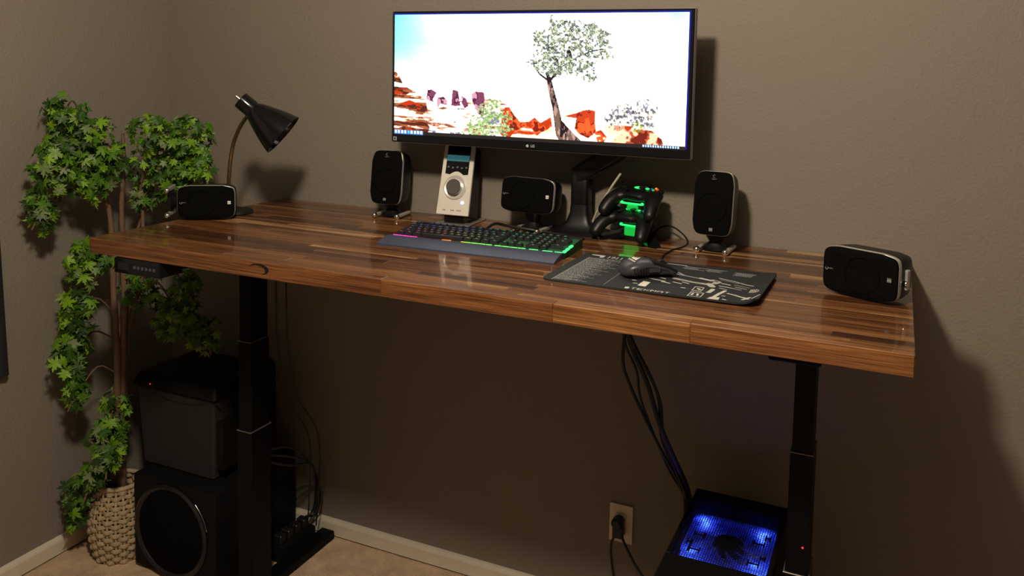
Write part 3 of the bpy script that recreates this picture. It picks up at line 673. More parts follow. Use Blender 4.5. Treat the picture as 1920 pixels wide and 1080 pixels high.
# ------------------------------------------------------------------ mouse pad and mouse
PX, PY0, PW, PD = 1.743, -.312, .465, .300
def pad_img():
    H, Wd = 330, 500; V, U = np.meshgrid(np.linspace(0, 1, H), np.linspace(0, 1, Wd), indexing='ij'); asp = PD/PW
    base = (.022, .0225, .025); P1 = (.55, .53, .47); P2 = (.27, .27, .26)
    img = np.ones((H, Wd, 3))*np.array(base); nf = vnoise(H, Wd, 160, 100, 41, 2)
    img *= (.8+.4*nf)[..., None]
    rg = random.Random(5)
    # title with two emblems
    img[poly_mask(U, V, [(.045, .05), (.12, .05), (.12, .13), (.10, .13), (.095, .085), (.045, .075)])] = P1
    draw_text(img, U, V, '1911', .137, .055, .019, .075, P1)
    img[poly_mask(U, V, [(.245, .07), (.30, .05), (.315, .08), (.285, .09), (.262, .14), (.245, .13)])] = P1
    # parts list: many short lines of tiny text
    for k in range(46):
        v0 = .17+k*.0175; ln = [.19, .16, .24, .12, .20, .15, .11][k % 7]*(1 if k > 3 else 1)*(.9-.25*k/46)
        x = .055
        while x < .055+ln:
            w_ = rg.uniform(.004, .014); img[(U > x) & (U < x+w_) & (abs(V-v0) < .0048)] = P2; x += w_+.003
    img[(abs(U-.052) < .0012) & (V > .16) & (V < .985)] = P1
    img[(abs(U-.305) < .0013) & (V > .16) & (V < .96)] = P2
    for (u0, u1, v0, n) in ((.46, .56, .07, 1), (.55, .66, .10, 4), (.665, .765, .10, 4), (.805, .905, .11, 5)):
        for k in range(n):
            a = u0+(0 if n < 3 else .01*(k % 2)); x = a; b_ = u1 if k == 0 or n == 1 else u0+(u1-u0)*rg.uniform(.6, 1)
            while x < b_:
                w_ = rg.uniform(.004, .012); img[(U > x) & (U < x+w_) & (abs(V-v0-k*.024) < .0065)] = P2 if n > 1 else P1; x += w_+.002
    # exploded diagram of machine parts, loose abstract outlines
    def st(pts, w_, c=P1): img[stroke(U, V, pts, w_, asp)] = c
    st([(.44, .36), (.50, .35), (.53, .38)], .007, P2); st([(.50, .30), (.56, .33), (.60, .40)], .006, P2); st([(.56, .38), (.70, .44)], .007, P2)
    st([(.68, .42), (.735, .455)], .010); st([(.74, .44), (.77, .47), (.76, .52)], .014, (.42, .40, .36)); img[stroke(U, V, [(.75, .45), (.765, .47)], .006, asp)] = base
    st([(.76, .35), (.84, .40), (.90, .455)], .0035); st([(.77, .39), (.86, .445)], .003, P2); st([(.88, .44), (.93, .47)], .004)
    st([(.57, .52), (.66, .56), (.74, .58)], .013, (.40, .38, .34)); st([(.60, .53), (.70, .56)], .003, base); st([(.74, .56), (.76, .62)], .016, (.45, .43, .38))
    for (a, b_, l_) in ((.42, .44, .04), (.47, .50, .03), (.50, .545, .03), (.44, .60, .05), (.49, .62, .05), (.53, .66, .04), (.58, .63, .04), (.62, .60, .03), (.79, .50, .04), (.85, .50, .04), (.89, .52, .03), (.79, .58, .06), (.84, .60, .05), (.80, .64, .03), (.86, .56, .05)):
        st([(a, b_), (a+l_*.5, b_+.008), (a+l_, b_+.02)], rg.uniform(.003, .006), P1 if rg.random() > .4 else P2)
    # framed detail boxes
    for (u0, v0, u1, v1) in ((.690, .68, .735, .80), (.695, .83, .755, .97)):
        fr = (U > u0) & (U < u1) & (V > v0) & (V < v1); inn = (U > u0+.004) & (U < u1-.004) & (V > v0+.012) & (V < v1-.012)
        img[fr & ~inn] = P1
    st([(.712, .73), (.722, .75)], .007); st([(.71, .87), (.71, .92)], .005); st([(.73, .87), (.735, .92)], .005); st([(.775, .70), (.770, .78)], .010)
    st([(.83, .70), (.815, .80), (.805, .90), (.80, .97)], .008); img[poly_mask(U, V, [(.79, .91), (.83, .89), (.835, .99), (.785, 1.0)])] = P1
    st([(.835, .84), (.845, .84)], .004); st([(.85, .93), (.86, .94)], .006)
    st([(.85, .76), (.88, .78), (.93, .83), (.95, .87)], .006); st([(.93, .88), (.95, .83)], .009, (.45, .43, .38)); st([(.965, .86), (.99, .78)], .004)
    for k in range(4): st([(.935+k*.008, .58), (.935+k*.008, .68)], .0018)
    st([(.965, .60), (.972, .63), (.965, .67)], .002)
    for (u0, v0) in ((.64, .76), (.76, .80), (.40, .72), (.42, .80)): st([(u0, v0), (u0+.014, v0)], .005, P1)
    img[poly_mask(U, V, [(.450, .71), (.485, .72), (.485, .86), (.447, .85)])] = (.68, .65, .56)
    for x in np.arange(.50, .93, .012): img[(U > x) & (U < x+.006) & (abs(V-.77) < .003)] = P2*np.ones(3)*.6 if False else (.12, .12, .12)
    draw_text(img, U, V, 'TEKMAT', .435, .925, .026, .055, P1)
    img[poly_mask(U, V, [(.405, .93), (.425, .925), (.428, .975), (.41, .98)])] = P1
    return img
def pad_shape(u, v, lift=0):
    # round the corners by pulling the grid in, lift the right hand edge
    x = (u-.5)*2; y_ = (v-.5)*2
    r_ = .055; ax = np.abs(x)*PW/2; ay = np.abs(y_)*PD/2; rr = .022
    cx = PW/2-rr; cy = PD/2-rr
    dx = np.maximum(ax-cx, 0); dy = np.maximum(ay-cy, 0); dd = np.hypot(dx, dy); mx_ = np.maximum(dx, dy)+1e-9
    k = np.where(dd > 1e-9, mx_/np.maximum(dd, 1e-9), 1)
    ax = np.where((dx > 0) & (dy > 0), cx+dx*k, ax); ay = np.where((dx > 0) & (dy > 0), cy+dy*k, ay)
    X = np.sign(x)*ax; Y = -np.sign(y_)*ay
    curl = np.clip((u-.90)/.10, 0, 1)**2*(.004+.007*np.clip(v, 0, 1)) + np.clip((v-.9)/.1, 0, 1)**2*.003*np.clip((u-.3)/.5, 0, 1)
    Z = .0045+curl*1.0
    return np.stack([PW/2+X, -PD/2+Y, Z+lift], -1)
pad = thing('mouse_pad', 'dark cloth mouse pad printed with a white parts diagram', 'mouse pad', (PX, PY0, ZT), R(-.5))
grid_mesh('printed_face', pad_img(), lambda u, v: pad_shape(u, v), vcol_mat('pad_cloth', .75, spec=.25), pad)
pb = MB(); nn_ = 60
edge = [(i/nn_, 0) for i in range(nn_)]+[(1, i/nn_) for i in range(nn_)]+[(1-i/nn_, 1) for i in range(nn_)]+[(0, 1-i/nn_) for i in range(nn_)]
ue = np.array([e[0] for e in edge]); ve = np.array([e[1] for e in edge])
top = pad_shape(ue, ve); bot_ = top.copy(); bot_[:, 2] -= .004; bot_[:, 2] = np.maximum(bot_[:, 2], .0003)
inn = pad_shape(.5+(ue-.5)*.9, .5+(ve-.5)*.9); inn[:, 2] = .0003
pb.loft([[tuple(p) for p in top-np.array([0, 0, .0001])], [tuple(p) for p in bot_], [tuple(p) for p in inn]], cap=False).build('rubber_base', mat('pad_rubber', (.010, .010, .010), .7), pad, smooth=50)

ms = thing('computer_mouse', 'black computer mouse with a white sail mark, resting on the mouse pad', 'mouse', (1.943, -.478, ZT+.0049), R(-52))
ms.scale = (1.08, 1.04, 1.04)
def mouse_ring(y_, w, z0, z1, n=28, off=0, pinch=0):
    out = []
    for k in range(n):
        a = 2*PI*k/n; c, s_ = math.cos(a), math.sin(a)
        x = math.copysign(abs(c)**.75, c)*w/2; zz = (z0+z1)/2+math.copysign(abs(s_)**.8, s_)*(z1-z0)/2
        if pinch and abs(c) > .4 and zz < z0+(z1-z0)*.6: x *= 1-pinch
        out.append((x+off, y_, zz))
    return out
MB().loft([mouse_ring(-.058, .030, .006, .018), mouse_ring(-.054, .052, .003, .027), mouse_ring(-.042, .066, .003, .035), mouse_ring(-.022, .070, .003, .0395, pinch=.10), mouse_ring(0, .064, .003, .0385, pinch=.22),
           mouse_ring(.020, .060, .003, .033, pinch=.2), mouse_ring(.040, .062, .003, .025), mouse_ring(.055, .058, .004, .017), mouse_ring(.059, .050, .006, .013)]).build('body', mat('mouse_shell', (.035, .035, .042), .35), ms, smooth=50)
for sx in (-1, 1):
    MB().loft([[(sx*.0155+p[0]*.46, p[1], p[2]+.0012) for p in mouse_ring(y_, w, z0, z1)] for y_, w, z0, z1 in ((.004, .054, .026, .0372), (.022, .054, .020, .0325), (.042, .058, .012, .0245), (.060, .052, .008, .015))]).build('mouse_button', M_black, ms, smooth=50)
MB().lathe([(.0105, -.0035), (.0115, -.002), (.0115, .002), (.0105, .0035)], 20, Matrix.Translation((0, .034, .0225)) @ Matrix.Rotation(PI/2, 4, 'Y')).build('scroll_wheel', M_rubber, ms, smooth=30)
for k in range(6):
    for sx in (-1, 1):
        MB().box(sx*.033-.0012, sx*.033+.0012, -.042+k*.006, -.0395+k*.006, .009, .024, bev=.0005).build('side_grip', M_rubber, ms)
MB().box(.026, .030, -.02, .02, .014, .026, bev=.001).build('side_plate', mat('grey_metal', (.10, .10, .11), .35, metal=.7), ms)
logo = MB(); LM = Matrix.Translation((.010, -.032, .0412)) @ Matrix.Rotation(R(14), 4, 'Y') @ Matrix.Rotation(R(13), 4, 'X') @ Matrix.Rotation(R(20), 4, 'Z')
for k, (x0_, x1_, h_) in enumerate(((-.007, -.0035, .007), (-.0025, .001, .010), (.002, .0065, .013))):
    logo._add([(x0_, -.003, 0), (x1_+.001, -.003, 0), (x1_, h_-.003, 0), (x1_-.001, h_-.003, 0), (x0_, -.003, .0006), (x1_+.001, -.003, .0006), (x1_, h_-.003, .0006), (x1_-.001, h_-.003, .0006)], [(0, 1, 2, 3), (4, 5, 6, 7), (0, 1, 5, 4), (1, 2, 6, 5), (3, 0, 4, 7)], LM)
logo.build('sail_emblem', mat('white_print', (.75, .72, .62), .5), ms)
text_mesh('brand_lettering', 'CORSAIR', .0052, mat('white_print'), ms, LM @ Matrix.Translation((0, -.008, -.0006)) @ Matrix.Rotation(R(6), 4, 'X'), depth=.0006)
mc = MB().tube(bez([(1.985, -.444, ZT+.016), (1.988, -.425, ZT+.020), (1.965, -.385, ZT+.014), (1.937, -.32, ZT+.0085), (1.922, -.25, ZT+.003), (1.926, -.17, ZT+.003), (1.942, -.12, ZT+.003), (1.948, -.088, ZT+.010), (1.928, -.062, ZT+.026), (1.890, -.040, ZT+.040), (1.855, -.026, ZT+.030), (1.83, -.018, ZT+.004)], 60), .0023, 7).build('mouse_cable', M_rubber)
tag(mc, 'thin black cable curling from the mouse to behind the game controllers', 'cable')

# ------------------------------------------------------------------ charging dock and two game controllers
GREEN = mat('green_glow', (.02, .3, .08), .3, emit=(.02, 1, .17), estr=1.6)
GREEN2 = mat('green_glow_deep', (.01, .15, .04), .2, emit=(.005, .75, .06), estr=.55)
dock = thing('charging_dock', 'black charging dock with green lights under two game controllers', 'charging dock', (1.800, -.080, ZT), R(-12))
foot = MB()
for sx in (-1, 1):
    foot.loft([rr for rr in [[(x+sx*cx_, y_+cy_, z) for x, y_, z in [(-w/2, -d_/2, z0), (w/2, -d_/2, z0), (w/2, d_/2, z1), (-w/2, d_/2, z1)]] for cx_, cy_, w, d_, z0, z1 in ((.012, .0, .03, .03, .012, .034), (.040, -.012, .03, .028, .008, .022), (.088, -.056, .024, .022, .0, .008))]])
foot.build('feet', M_blackgloss, dock)
MB().box(-.036, .036, -.02, .058, 0, .016, bev=.004, seg=2).box(-.024, .024, .014, .040, .014, .150, bev=.005, seg=2, M=Matrix.Rotation(R(-4), 4, 'X')).build('spine', M_black, dock, smooth=30)
for k, zz in enumerate((.040, .101)):
    g = MB().box(-.027, .027, -.018, .026, zz-.010, zz-.002, bev=.002).build('cradle', M_black, dock)
    tag(MB().box(-.030, .030, -.026, -.019, zz+.000, zz+.0045, bev=.0015, M=Matrix.Identity(4)).sphere((-.031, -.023, zz+.004), .0042, 10, sc=(1.2, 1, 1)).sphere((.031, -.023, zz+.004), .0042, 10, sc=(1.2, 1, 1)).build('light_bar', GREEN, dock, smooth=40), 'glowing green bar')
    tag(MB().box(-.016 if k else -.022, .018 if k else .024, -.0235, -.018, zz-(.017 if k else .026), zz-.001, bev=.003).build('light_window', GREEN2 if k else GREEN2, dock), 'glowing green window')
def controller(label, loc, rz, tilt):
    t = thing('game_controller', label, 'game controller', loc, rz, 'game controllers on the charging dock')
    T_ = Matrix.Rotation(R(tilt), 4, 'X')
    mb_ = MB()
    mb_.sphere((0, .008, 0), 1, 24, M=T_, sc=(.060, .036, .0175))
    for sx in (-1, 1):
        mb_.sphere((sx*.045, .004, -.001), 1, 20, M=T_, sc=(.030, .032, .018))
        for k in range(15):
            f = k/14
            mb_.sphere((sx*(.053+.024*f-.006*f*f), -.006-.052*f, -.004-.027*f*f), 1, 16, M=T_, sc=(.0240-.006*f, .022-.004*f, .019-.003*f))
    body = mb_.build('shell', M_black, t)
    md = body.modifiers.new('merge', 'REMESH'); md.mode = 'VOXEL'; md.voxel_size = .0022; md.use_smooth_shade = True
    sm = body.modifiers.new('soften', 'SMOOTH'); sm.factor = .8; sm.iterations = 16
    zt_ = .0165
    MB().lathe([(.010, zt_-.003), (.011, zt_+.001), (.007, zt_+.003)], 20, M=T_ @ Matrix.Translation((-.047, .014, .0))).lathe([(.004, zt_), (.004, zt_+.008), (.0085, zt_+.010), (.0085, zt_+.012), (.005, zt_+.0125)], 20, M=T_ @ Matrix.Translation((-.047, .014, 0))).build('thumb_stick', M_rubber, t, smooth=30)
    MB().lathe([(.004, zt_), (.004, zt_+.007), (.0085, zt_+.009), (.0085, zt_+.011), (.005, zt_+.0115)], 20, M=T_ @ Matrix.Translation((.022, -.008, 0))).build('thumb_stick', M_rubber, t, smooth=30)
    MB().box(-.030, -.014, -.0105, -.0055, zt_-.001, zt_+.003, bev=.001, M=T_).box(-.0245, -.0195, -.016, 0, zt_-.001, zt_+.003, bev=.001, M=T_).build('direction_pad', M_black, t)
    for dx, dy, c, nm in ((.0, -.008, (.05, .5, .06), 'green'), (.0085, 0, (.8, .06, .02), 'red'), (-.0085, 0, (.03, .1, .7), 'blue'), (0, .008, (.75, .45, .03), 'yellow')):
        MB().sphere((.048+dx, .014+dy, zt_+.001), .0042, 12, M=T_, sc=(1, 1, .7)).build('face_button', mat(nm+'_button', c, .25, emit=c, estr=.25 if nm != 'blue' else .02), t, smooth=80)
    tag(MB().lathe([(.0085, 0), (.0095, .0012), (.0085, .002)], 24, M=T_ @ Matrix.Translation((-.001, .013, zt_+.0005)) @ Matrix.Diagonal((1.4, .8, 1, 1))).build('guide_light', GREEN, t, smooth=40), 'glowing green ring')
    tag(MB().sphere((.026, .013, zt_+.001), 1, 12, M=T_, sc=(.0065, .004, .002)).build('start_light', GREEN, t, smooth=60), 'glowing green button')
    MB().box(-.016, .018, -.0285, -.0245, -.003, .006, bev=.0015, M=T_).build('port_cover', M_blackgloss, t)
    for sx in (-1, 1):
        MB().sphere((sx*.045, .036, .003), 1, 16, M=T_, sc=(.018, .009, .008)).build('trigger', M_blackgloss, t, smooth=60)
    return t
c1 = controller('upper of two stacked black game controllers, green lights on top', (1.806, -.092, ZT+.126), R(-15), 10)
c2 = controller('lower of two stacked black game controllers, just above the dock feet', (1.786, -.100, ZT+.066), R(-15), 10)

# ------------------------------------------------------------------ gooseneck lamp
lamp = thing('desk_lamp', 'black gooseneck desk lamp at the left end of the desk', 'lamp', (.582, -.305, ZT))
def L_(p): return tuple(Vector(p)-Vector((.582, -.305, ZT)))
MB().lathe([(.058, 0), (.060, .004), (.056, .011), (.030, .015), (.012, .020), (.008, .024)], 40).build('base', M_black, lamp, smooth=35)
spts = bez([L_(p) for p in ((.576, -.308, ZT+.02), (.572, -.313, 1.255), (.597, -.325, 1.356), (.640, -.345, 1.418), (.685, -.365, 1.456), (.712, -.380, 1.470))], 60)
rad = [.0060+.0006*math.sin(k*2.4) for k in range(len(spts))]
MB().tube(spts, rad, 10).build('gooseneck', mat('brass_neck', (.30, .20, .10), .3, metal=.9), lamp, smooth=60)
tip = Vector(L_((.690, -.405, 1.523))); ax = Vector((.115, .060, -.107)).normalized()
Q = ax.to_track_quat('Z', 'Y').to_matrix().to_4x4(); LMx = Matrix.Translation(tip) @ Q
MB().cyl((0, 0, -.002), (0, 0, .024), .0045, .0055, 16, M=LMx).build('switch', M_chrome, lamp, smooth=40)
MB().lathe([(.010, .014), (.025, .0145), (.0255, .018), (.0255, .050), (.0245, .060)], 36, M=LMx).build('socket_collar', M_blackgloss, lamp, smooth=35)
MB().lathe([(.0240, .058), (.033, .072), (.041, .092), (.052, .120), (.062, .150), (.068, .172), (.0675, .173), (.0655, .170), (.060, .150), (.050, .120), (.039, .092), (.029, .072), (.020, .062)], 56, M=LMx, cap=False).build('lamp_shade', M_blackgloss, lamp, smooth=35)
MB().sphere((0, 0, .112), .022, 20, M=LMx, sc=(1, 1, 1.2)).build('bulb', mat('bulb_glass', (.45, .43, .40), .25), lamp, smooth=80)

# ------------------------------------------------------------------ basket and artificial tree
BX, BY = .176, -.400
wick = mat('wicker', (.42, .32, .20), .6, bump=(220, .5, .001), noise_amt=.25, noise_scale=40)
bas = thing('wicker_basket', 'round pale wicker basket on the carpet in the corner', 'basket', (BX, BY, 0))
def brad(z): t = z/.245; return .066+.026*math.sin(PI*min(1, t*.92+.06))-.002*t
NS = 22
for k in range(NS):
    a = 2*PI*k/NS
    MB().tube([((brad(z))*math.cos(a), (brad(z))*math.sin(a), z) for z in np.linspace(.004, .245, 9)], .0038, 6).build('stake', wick, bas, smooth=60)
zs = np.linspace(.010, .234, 17)
for i, z in enumerate(zs):
    n = NS*6; rings = []
    for k in range(n):
        a = 2*PI*k/n; ph = NS/2*a+(PI if i % 2 else 0)
        rr = brad(z)+.0062*math.cos(ph); c = Vector((rr*math.cos(a), rr*math.sin(a), z+.0012*math.sin(a*3+i)))
        rd = Vector((math.cos(a), math.sin(a), 0))
        rings.append([tuple(c+rd*.0038*math.cos(b)+Vector((0, 0, .0072))*math.sin(b)) for b in [2*PI*j/6 for j in range(6)]])
    MB().loft(rings, close=True).build('weaver', wick, bas, smooth=60)
rings = []
for k in range(96):
    a = 2*PI*k/96; c = Vector((brad(.24)*math.cos(a), brad(.24)*math.sin(a), .247)); rd = Vector((math.cos(a), math.sin(a), 0)); q = 1+.12*math.sin(a*30)
    rings.append([tuple(c+rd*.0085*q*math.cos(b)+Vector((0, 0, .0075*q))*math.sin(b)) for b in [2*PI*j/8 for j in range(8)]])
MB().loft(rings, close=True).build('rim', wick, bas, smooth=60)
MB().lathe([(.056, .003), (.060, .02), (.080, .12), (.072, .20)], 32).build('liner', mat('dark_liner', (.03, .022, .016), .9), bas)

bark = mat('bark', (.13, .075, .045), .8, bump=(60, .8, .004), noise_amt=.35, noise_scale=30)
tree = thing('artificial_tree', 'tall leafy artificial ivy tree standing in the wicker basket', 'plant', (BX, BY, .20))
def tl(p): return tuple(Vector(p)-Vector((BX, BY, .20)))
trunks = [[(.175, -.40, .205), (.200, -.40, .613), (.214, -.40, .861), (.211, -.40, 1.051), (.21, -.40, 1.171), (.223, -.40, 1.308), (.22, -.40, 1.392)],
          [(.160, -.41, .205), (.200, -.42, .619), (.190, -.42, .862), (.184, -.42, 1.103), (.165, -.43, 1.204), (.135, -.45, 1.304), (.13, -.47, 1.42)],
          [(.185, -.395, .205), (.190, -.37, .703), (.248, -.36, .925), (.257, -.36, 1.117), (.253, -.36, 1.238), (.33, -.35, 1.36)],
          [(.170, -.385, .205), (.165, -.36, .60), (.175, -.35, .90), (.22, -.33, 1.12), (.28, -.31, 1.25)]]
for i, tr in enumerate(trunks):
    pts = bez([tl(p) for p in tr], 40); n = len(pts)
    MB().tube(pts, [(.0125 if i < 2 else .009)*(1-.6*k/n)*(1+.12*math.sin(k*1.9)) for k in range(n)], 8).build('trunk', bark, tree, smooth=60)
CL = [(0.136, -0.540, 1.470, 0.060, 0.045, 30), (0.153, -0.500, 1.387, 0.085, 0.070, 66), (0.150, -0.590, 1.290, 0.062, 0.080, 58), (0.196, -0.500, 1.274, 0.074, 0.074, 62), (0.125, -0.615, 1.170, 0.036, 0.067, 34),
      (0.206, -0.420, 1.309, 0.059, 0.070, 36), (0.337, -0.360, 1.396, 0.095, 0.062, 78), (0.455, -0.350, 1.385, 0.070, 0.070, 58), (0.292, -0.320, 1.290, 0.086, 0.060, 40), (0.520, -0.370, 1.300, 0.030, 0.050, 24),
      (0.400, -0.330, 1.300, 0.075, 0.055, 44), (0.330, -0.270, 1.190, 0.063, 0.040, 24), (0.42, -.30, 1.225, .07, .035, 26), (0.25, -.35, 1.20, .06, .05, 20), (.36, -.34, 1.27, .09, .06, 40), (.46, -.35, 1.27, .05, .05, 24), (0.115, -0.420, 1.340, 0.070, 0.090, 24),
      (0.140, -0.500, 0.985, 0.046, 0.075, 40), (0.175, -0.460, 1.007, 0.047, 0.050, 20), (0.148, -0.520, 0.830, 0.048, 0.080, 58), (0.134, -0.540, 0.706, 0.055, 0.075, 64), (0.165, -0.540, 0.594, 0.030, 0.046, 26),
      (0.257, -0.360, 0.900, 0.077, 0.077, 40), (0.394, -0.360, 0.843, 0.080, 0.076, 60), (0.490, -0.340, 0.765, 0.054, 0.054, 34), (0.33, -.33, .78, .06, .05, 30), (0.460, -0.38, 0.93, 0.045, 0.05, 22),
      (0.185, -0.420, 0.510, 0.045, 0.055, 26), (0.225, -0.480, 0.443, 0.060, 0.055, 52), (0.255, -0.510, 0.381, 0.040, 0.040, 22), (0.190, -0.520, 0.300, 0.040, 0.040, 22), (0.116, -0.500, 0.226, 0.045, 0.060, 34), (0.095, -0.510, 0.160, 0.030, 0.043, 20), (0.125, -0.450, 0.281, 0.043, 0.035, 14)]
# branches from the nearest trunk point to each leaf cluster
for cx_, cy_, cz_, rx_, rz_, n_ in CL:
    c = Vector((cx_, cy_, cz_)); best = None
    for tr in trunks[:3]:
        for p in bez([Vector(q) for q in tr], 30):
            if p.z < cz_+.12:
                dd = (p-c).length
                if best is None or dd < best[0]: best = (dd, p)
    if best and best[0] > .03:
        p = best[1]; mid = p.lerp(c, .5)+Vector((0, 0, .05))
        MB().tube(bez([tl(p), tl(mid), tl(c+Vector((0, 0, -.01))), tl(c+(c-p).normalized()*.03+Vector((0, 0, -.05)))], 14), [.0034]*5+[.0028]*20 if False else .0028, 6).build('branch', bark, tree, smooth=60)
def leaf_mat(stuff):
    mm = bpy.data.materials.new('leaf_cluster' if stuff else 'leaf'); mm.use_nodes = True; nt = mm.node_tree; b = nt.nodes['Principled BSDF']
    if stuff:
        g = nt.nodes.new('ShaderNodeNewGeometry'); src = g.outputs['Random Per Island']
    else:
        g = nt.nodes.new('ShaderNodeObjectInfo'); src = g.outputs['Random']
    cr = nt.nodes.new('ShaderNodeValToRGB'); e = cr.color_ramp.elements
    st = [(0, (.022, .060, .008)), (.25, (.042, .125, .009)), (.52, (.090, .230, .010)), (.78, (.250, .480, .012)), (.90, (.16, .24, .075)), (1, (.28, .36, .17))]
    e[0].color = (*st[0][1], 1); e[1].color = (*st[-1][1], 1)
    for p, c in st[1:-1]: q = e.new(p); q.color = (*c, 1)
    nt.links.new(src, cr.inputs[0])
    tc = nt.nodes.new('ShaderNodeTexCoord'); nz = nt.nodes.new('ShaderNodeTexNoise'); nz.inputs['Scale'].default_value = 60; nt.links.new(tc.outputs['Object'], nz.inputs['Vector'])
    mx = nt.nodes.new('ShaderNodeMix'); mx.data_type = 'RGBA'; mx.blend_type = 'MULTIPLY'; mx.inputs[0].default_value = .35; nt.links.new(cr.outputs[0], mx.inputs[6]); nt.links.new(nz.outputs['Color'], mx.inputs[7])
    nt.links.new(mx.outputs[2], b.inputs['Base Color']); b.inputs['Roughness'].default_value = .5
    tr = nt.nodes.new('ShaderNodeBsdfTranslucent'); nt.links.new(mx.outputs[2], tr.inputs['Color'])
    ms_ = nt.nodes.new('ShaderNodeMixShader'); ms_.inputs[0].default_value = .22
    nt.links.new(b.outputs[0], ms_.inputs[1]); nt.links.new(tr.outputs[0], ms_.inputs[2]); nt.links.new(ms_.outputs[0], nt.nodes['Material Output'].inputs['Surface'])
    return mm
M_leaf, M_leafs = leaf_mat(False), leaf_mat(True)
# lobed leaf: right half outline from the tip (y up) to the stalk, mirrored
half = [(0, 1.05), (.09, .70), (.19, .70), (.13, .42), (.36, .60), (.70, .66), (.48, .40), (.60, .28), (.30, .15), (.50, .00), (.64, -.24), (.32, -.14), (.16, -.28), (.05, -.12)]
outl = half+[(-x, y_) for x, y_ in half[::-1][:-1]]
def leaf_geo(fold=.30, droop=.25):
    vs = [(0, .18, 0)]+[(x, y_, -fold*abs(x)*.8+.12*abs(x)-droop*(y_**2)*.5*(1 if y_ > 0 else .4)-.22*x*x) for x, y_ in outl]
    n = len(outl); fs = [(0, 1+i, 1+(i+1) % n) for i in range(n)]
    vs += [(-.02, -.10, 0), (.02, -.10, 0), (.015, -.55, .06), (-.015, -.55, .06)]; k = len(vs)-4
    fs.append((k, k+3, k+2, k+1)); return vs, fs
variants = [leaf_geo(.30, .25), leaf_geo(.55, .45), leaf_geo(.12, .1), leaf_geo(-.25, .35)]
leaf_me = []
for vs, fs in variants:
    me = bpy.data.meshes.new('leaf'); me.from_pydata(vs, [], fs); me.materials.append(M_leaf); leaf_me.append(me)
rl = random.Random(21)
placed = []
camloc = Vector((2.44, -2.32, 1.63))
for cx_, cy_, cz_, rx_, rz_, n_ in CL:
    nmul = int(n_*1.95)
    for k in range(nmul):
        for _ in range(20):
            v = Vector((rl.gauss(0, 1), rl.gauss(0, 1), rl.gauss(0, 1))).normalized()*(rl.random()**.5*1.10)
            p = Vector((cx_+v.x*rx_, cy_+v.y*rx_*.95, cz_+v.z*rz_))
            if p.x < .028 or p.y > -.03: continue
            if p.x > .47 and p.z < 1.20 and p.z > 1.07: continue
            if p.x > .44 and p.y < -.26 and 1.1 < p.z < 1.285: continue
            if p.x < .30 and p.z < .27 and (p.x-BX)**2+(p.y-BY)**2 < .105**2: continue
            if p.x > .60: continue
            break
        else: continue
        nrm = (v*.7+Vector((rl.gauss(.3, .6), rl.gauss(-.4, .6), rl.gauss(.4, .6)))).normalized()
        if p.x < .06 and nrm.x < .3: nrm.x = .5; nrm.normalize()
        down = Vector((rl.gauss(0, .6)+v.x*.4, rl.gauss(0, .6)+v.y*.4, -.8)); down = (down-nrm*down.dot(nrm)).normalized()
        sz = rl.uniform(.018, .033)*(1.12 if p.y < -.45 else .95)
        xa = down.cross(nrm).normalized()
        M_ = Matrix(((xa.x*sz, down.x*sz, nrm.x*sz, p.x-BX), (xa.y*sz, down.y*sz, nrm.y*sz, p.y-BY), (xa.z*sz, down.z*sz, nrm.z*sz, p.z-.20), (0, 0, 0, 1)))
        dist = (p-camloc).length
        # how much of it shows: near, large and on the camera side of its cluster
        score = sz/dist*(1+.8*v.dot((camloc-p).normalized()))*(.6+.4*max(0, nrm.dot((camloc-p).normalized())))
        placed.append((score, M_, rl.randrange(4)))
placed.sort(key=lambda t: -t[0])
for sc_, M_, vi in placed[:296]:
    o = bpy.data.objects.new('leaf', leaf_me[vi]); COL.objects.link(o); o.parent = tree; o.matrix_local = M_
vs_all, fs_all = [], []
for sc_, M_, vi in placed[296:]:
    vs, fs = variants[vi]; b_ = len(vs_all); vs_all += [tuple(M_ @ Vector(v)) for v in vs]; fs_all += [tuple(b_+i for i in f) for f in fs]
me = bpy.data.meshes.new('foliage'); me.from_pydata(vs_all, [], fs_all); me.materials.append(M_leafs)
fo = link('foliage', me, tree); fo['kind'] = 'stuff'

# ------------------------------------------------------------------ things under the desk, left
sub = thing('subwoofer', 'large black subwoofer box with a round front driver on the carpet', 'speaker', (.452, -.437, 0))
MB().box(-.170, .172, .0, .375, .012, .314, bev=.008, seg=2)  .build('cabinet', M_blackmatte, sub, smooth=30)
YM = Matrix.Rotation(PI/2, 4, 'X')
DM = Matrix.Translation((-.010, 0, .158)) @ YM @ Matrix.Diagonal((1.05, 1.05, 1, 1))
MB().lathe([(.140, -.002), (.143, .006), (.136, .012), (.128, .008), (.124, .002)], 56, M=DM, cap=False).build('driver_frame', mat('satin_black', (.008, .008, .009), .35), sub, smooth=35)
MB().lathe([(.127, .004), (.115, .010), (.06, .016), (.01, .018)], 48, M=DM).build('driver_grille', M_cloth, sub, smooth=50)
arc = [((.155)*math.cos(a)-.010, -.004, .158+.155*math.sin(a)) for a in [R(v) for v in range(14, 50, 3)]]
tag(MB().tube(arc, .0022, 6).build('trim_arc', mat('dull_chrome', (.4, .38, .34), .25, metal=1), sub, smooth=60), 'thin silver arc')
MB().box(.118, .130, -.003, .001, .205, .209).build('badge', M_badge, sub)
for sx in (-.14, .15):
    for sy in (.03, .33):
        MB().lathe([(.016, 0), (.018, .013)], 16, M=Matrix.Translation((sx, sy, 0))).build('foot', M_rubber, sub)

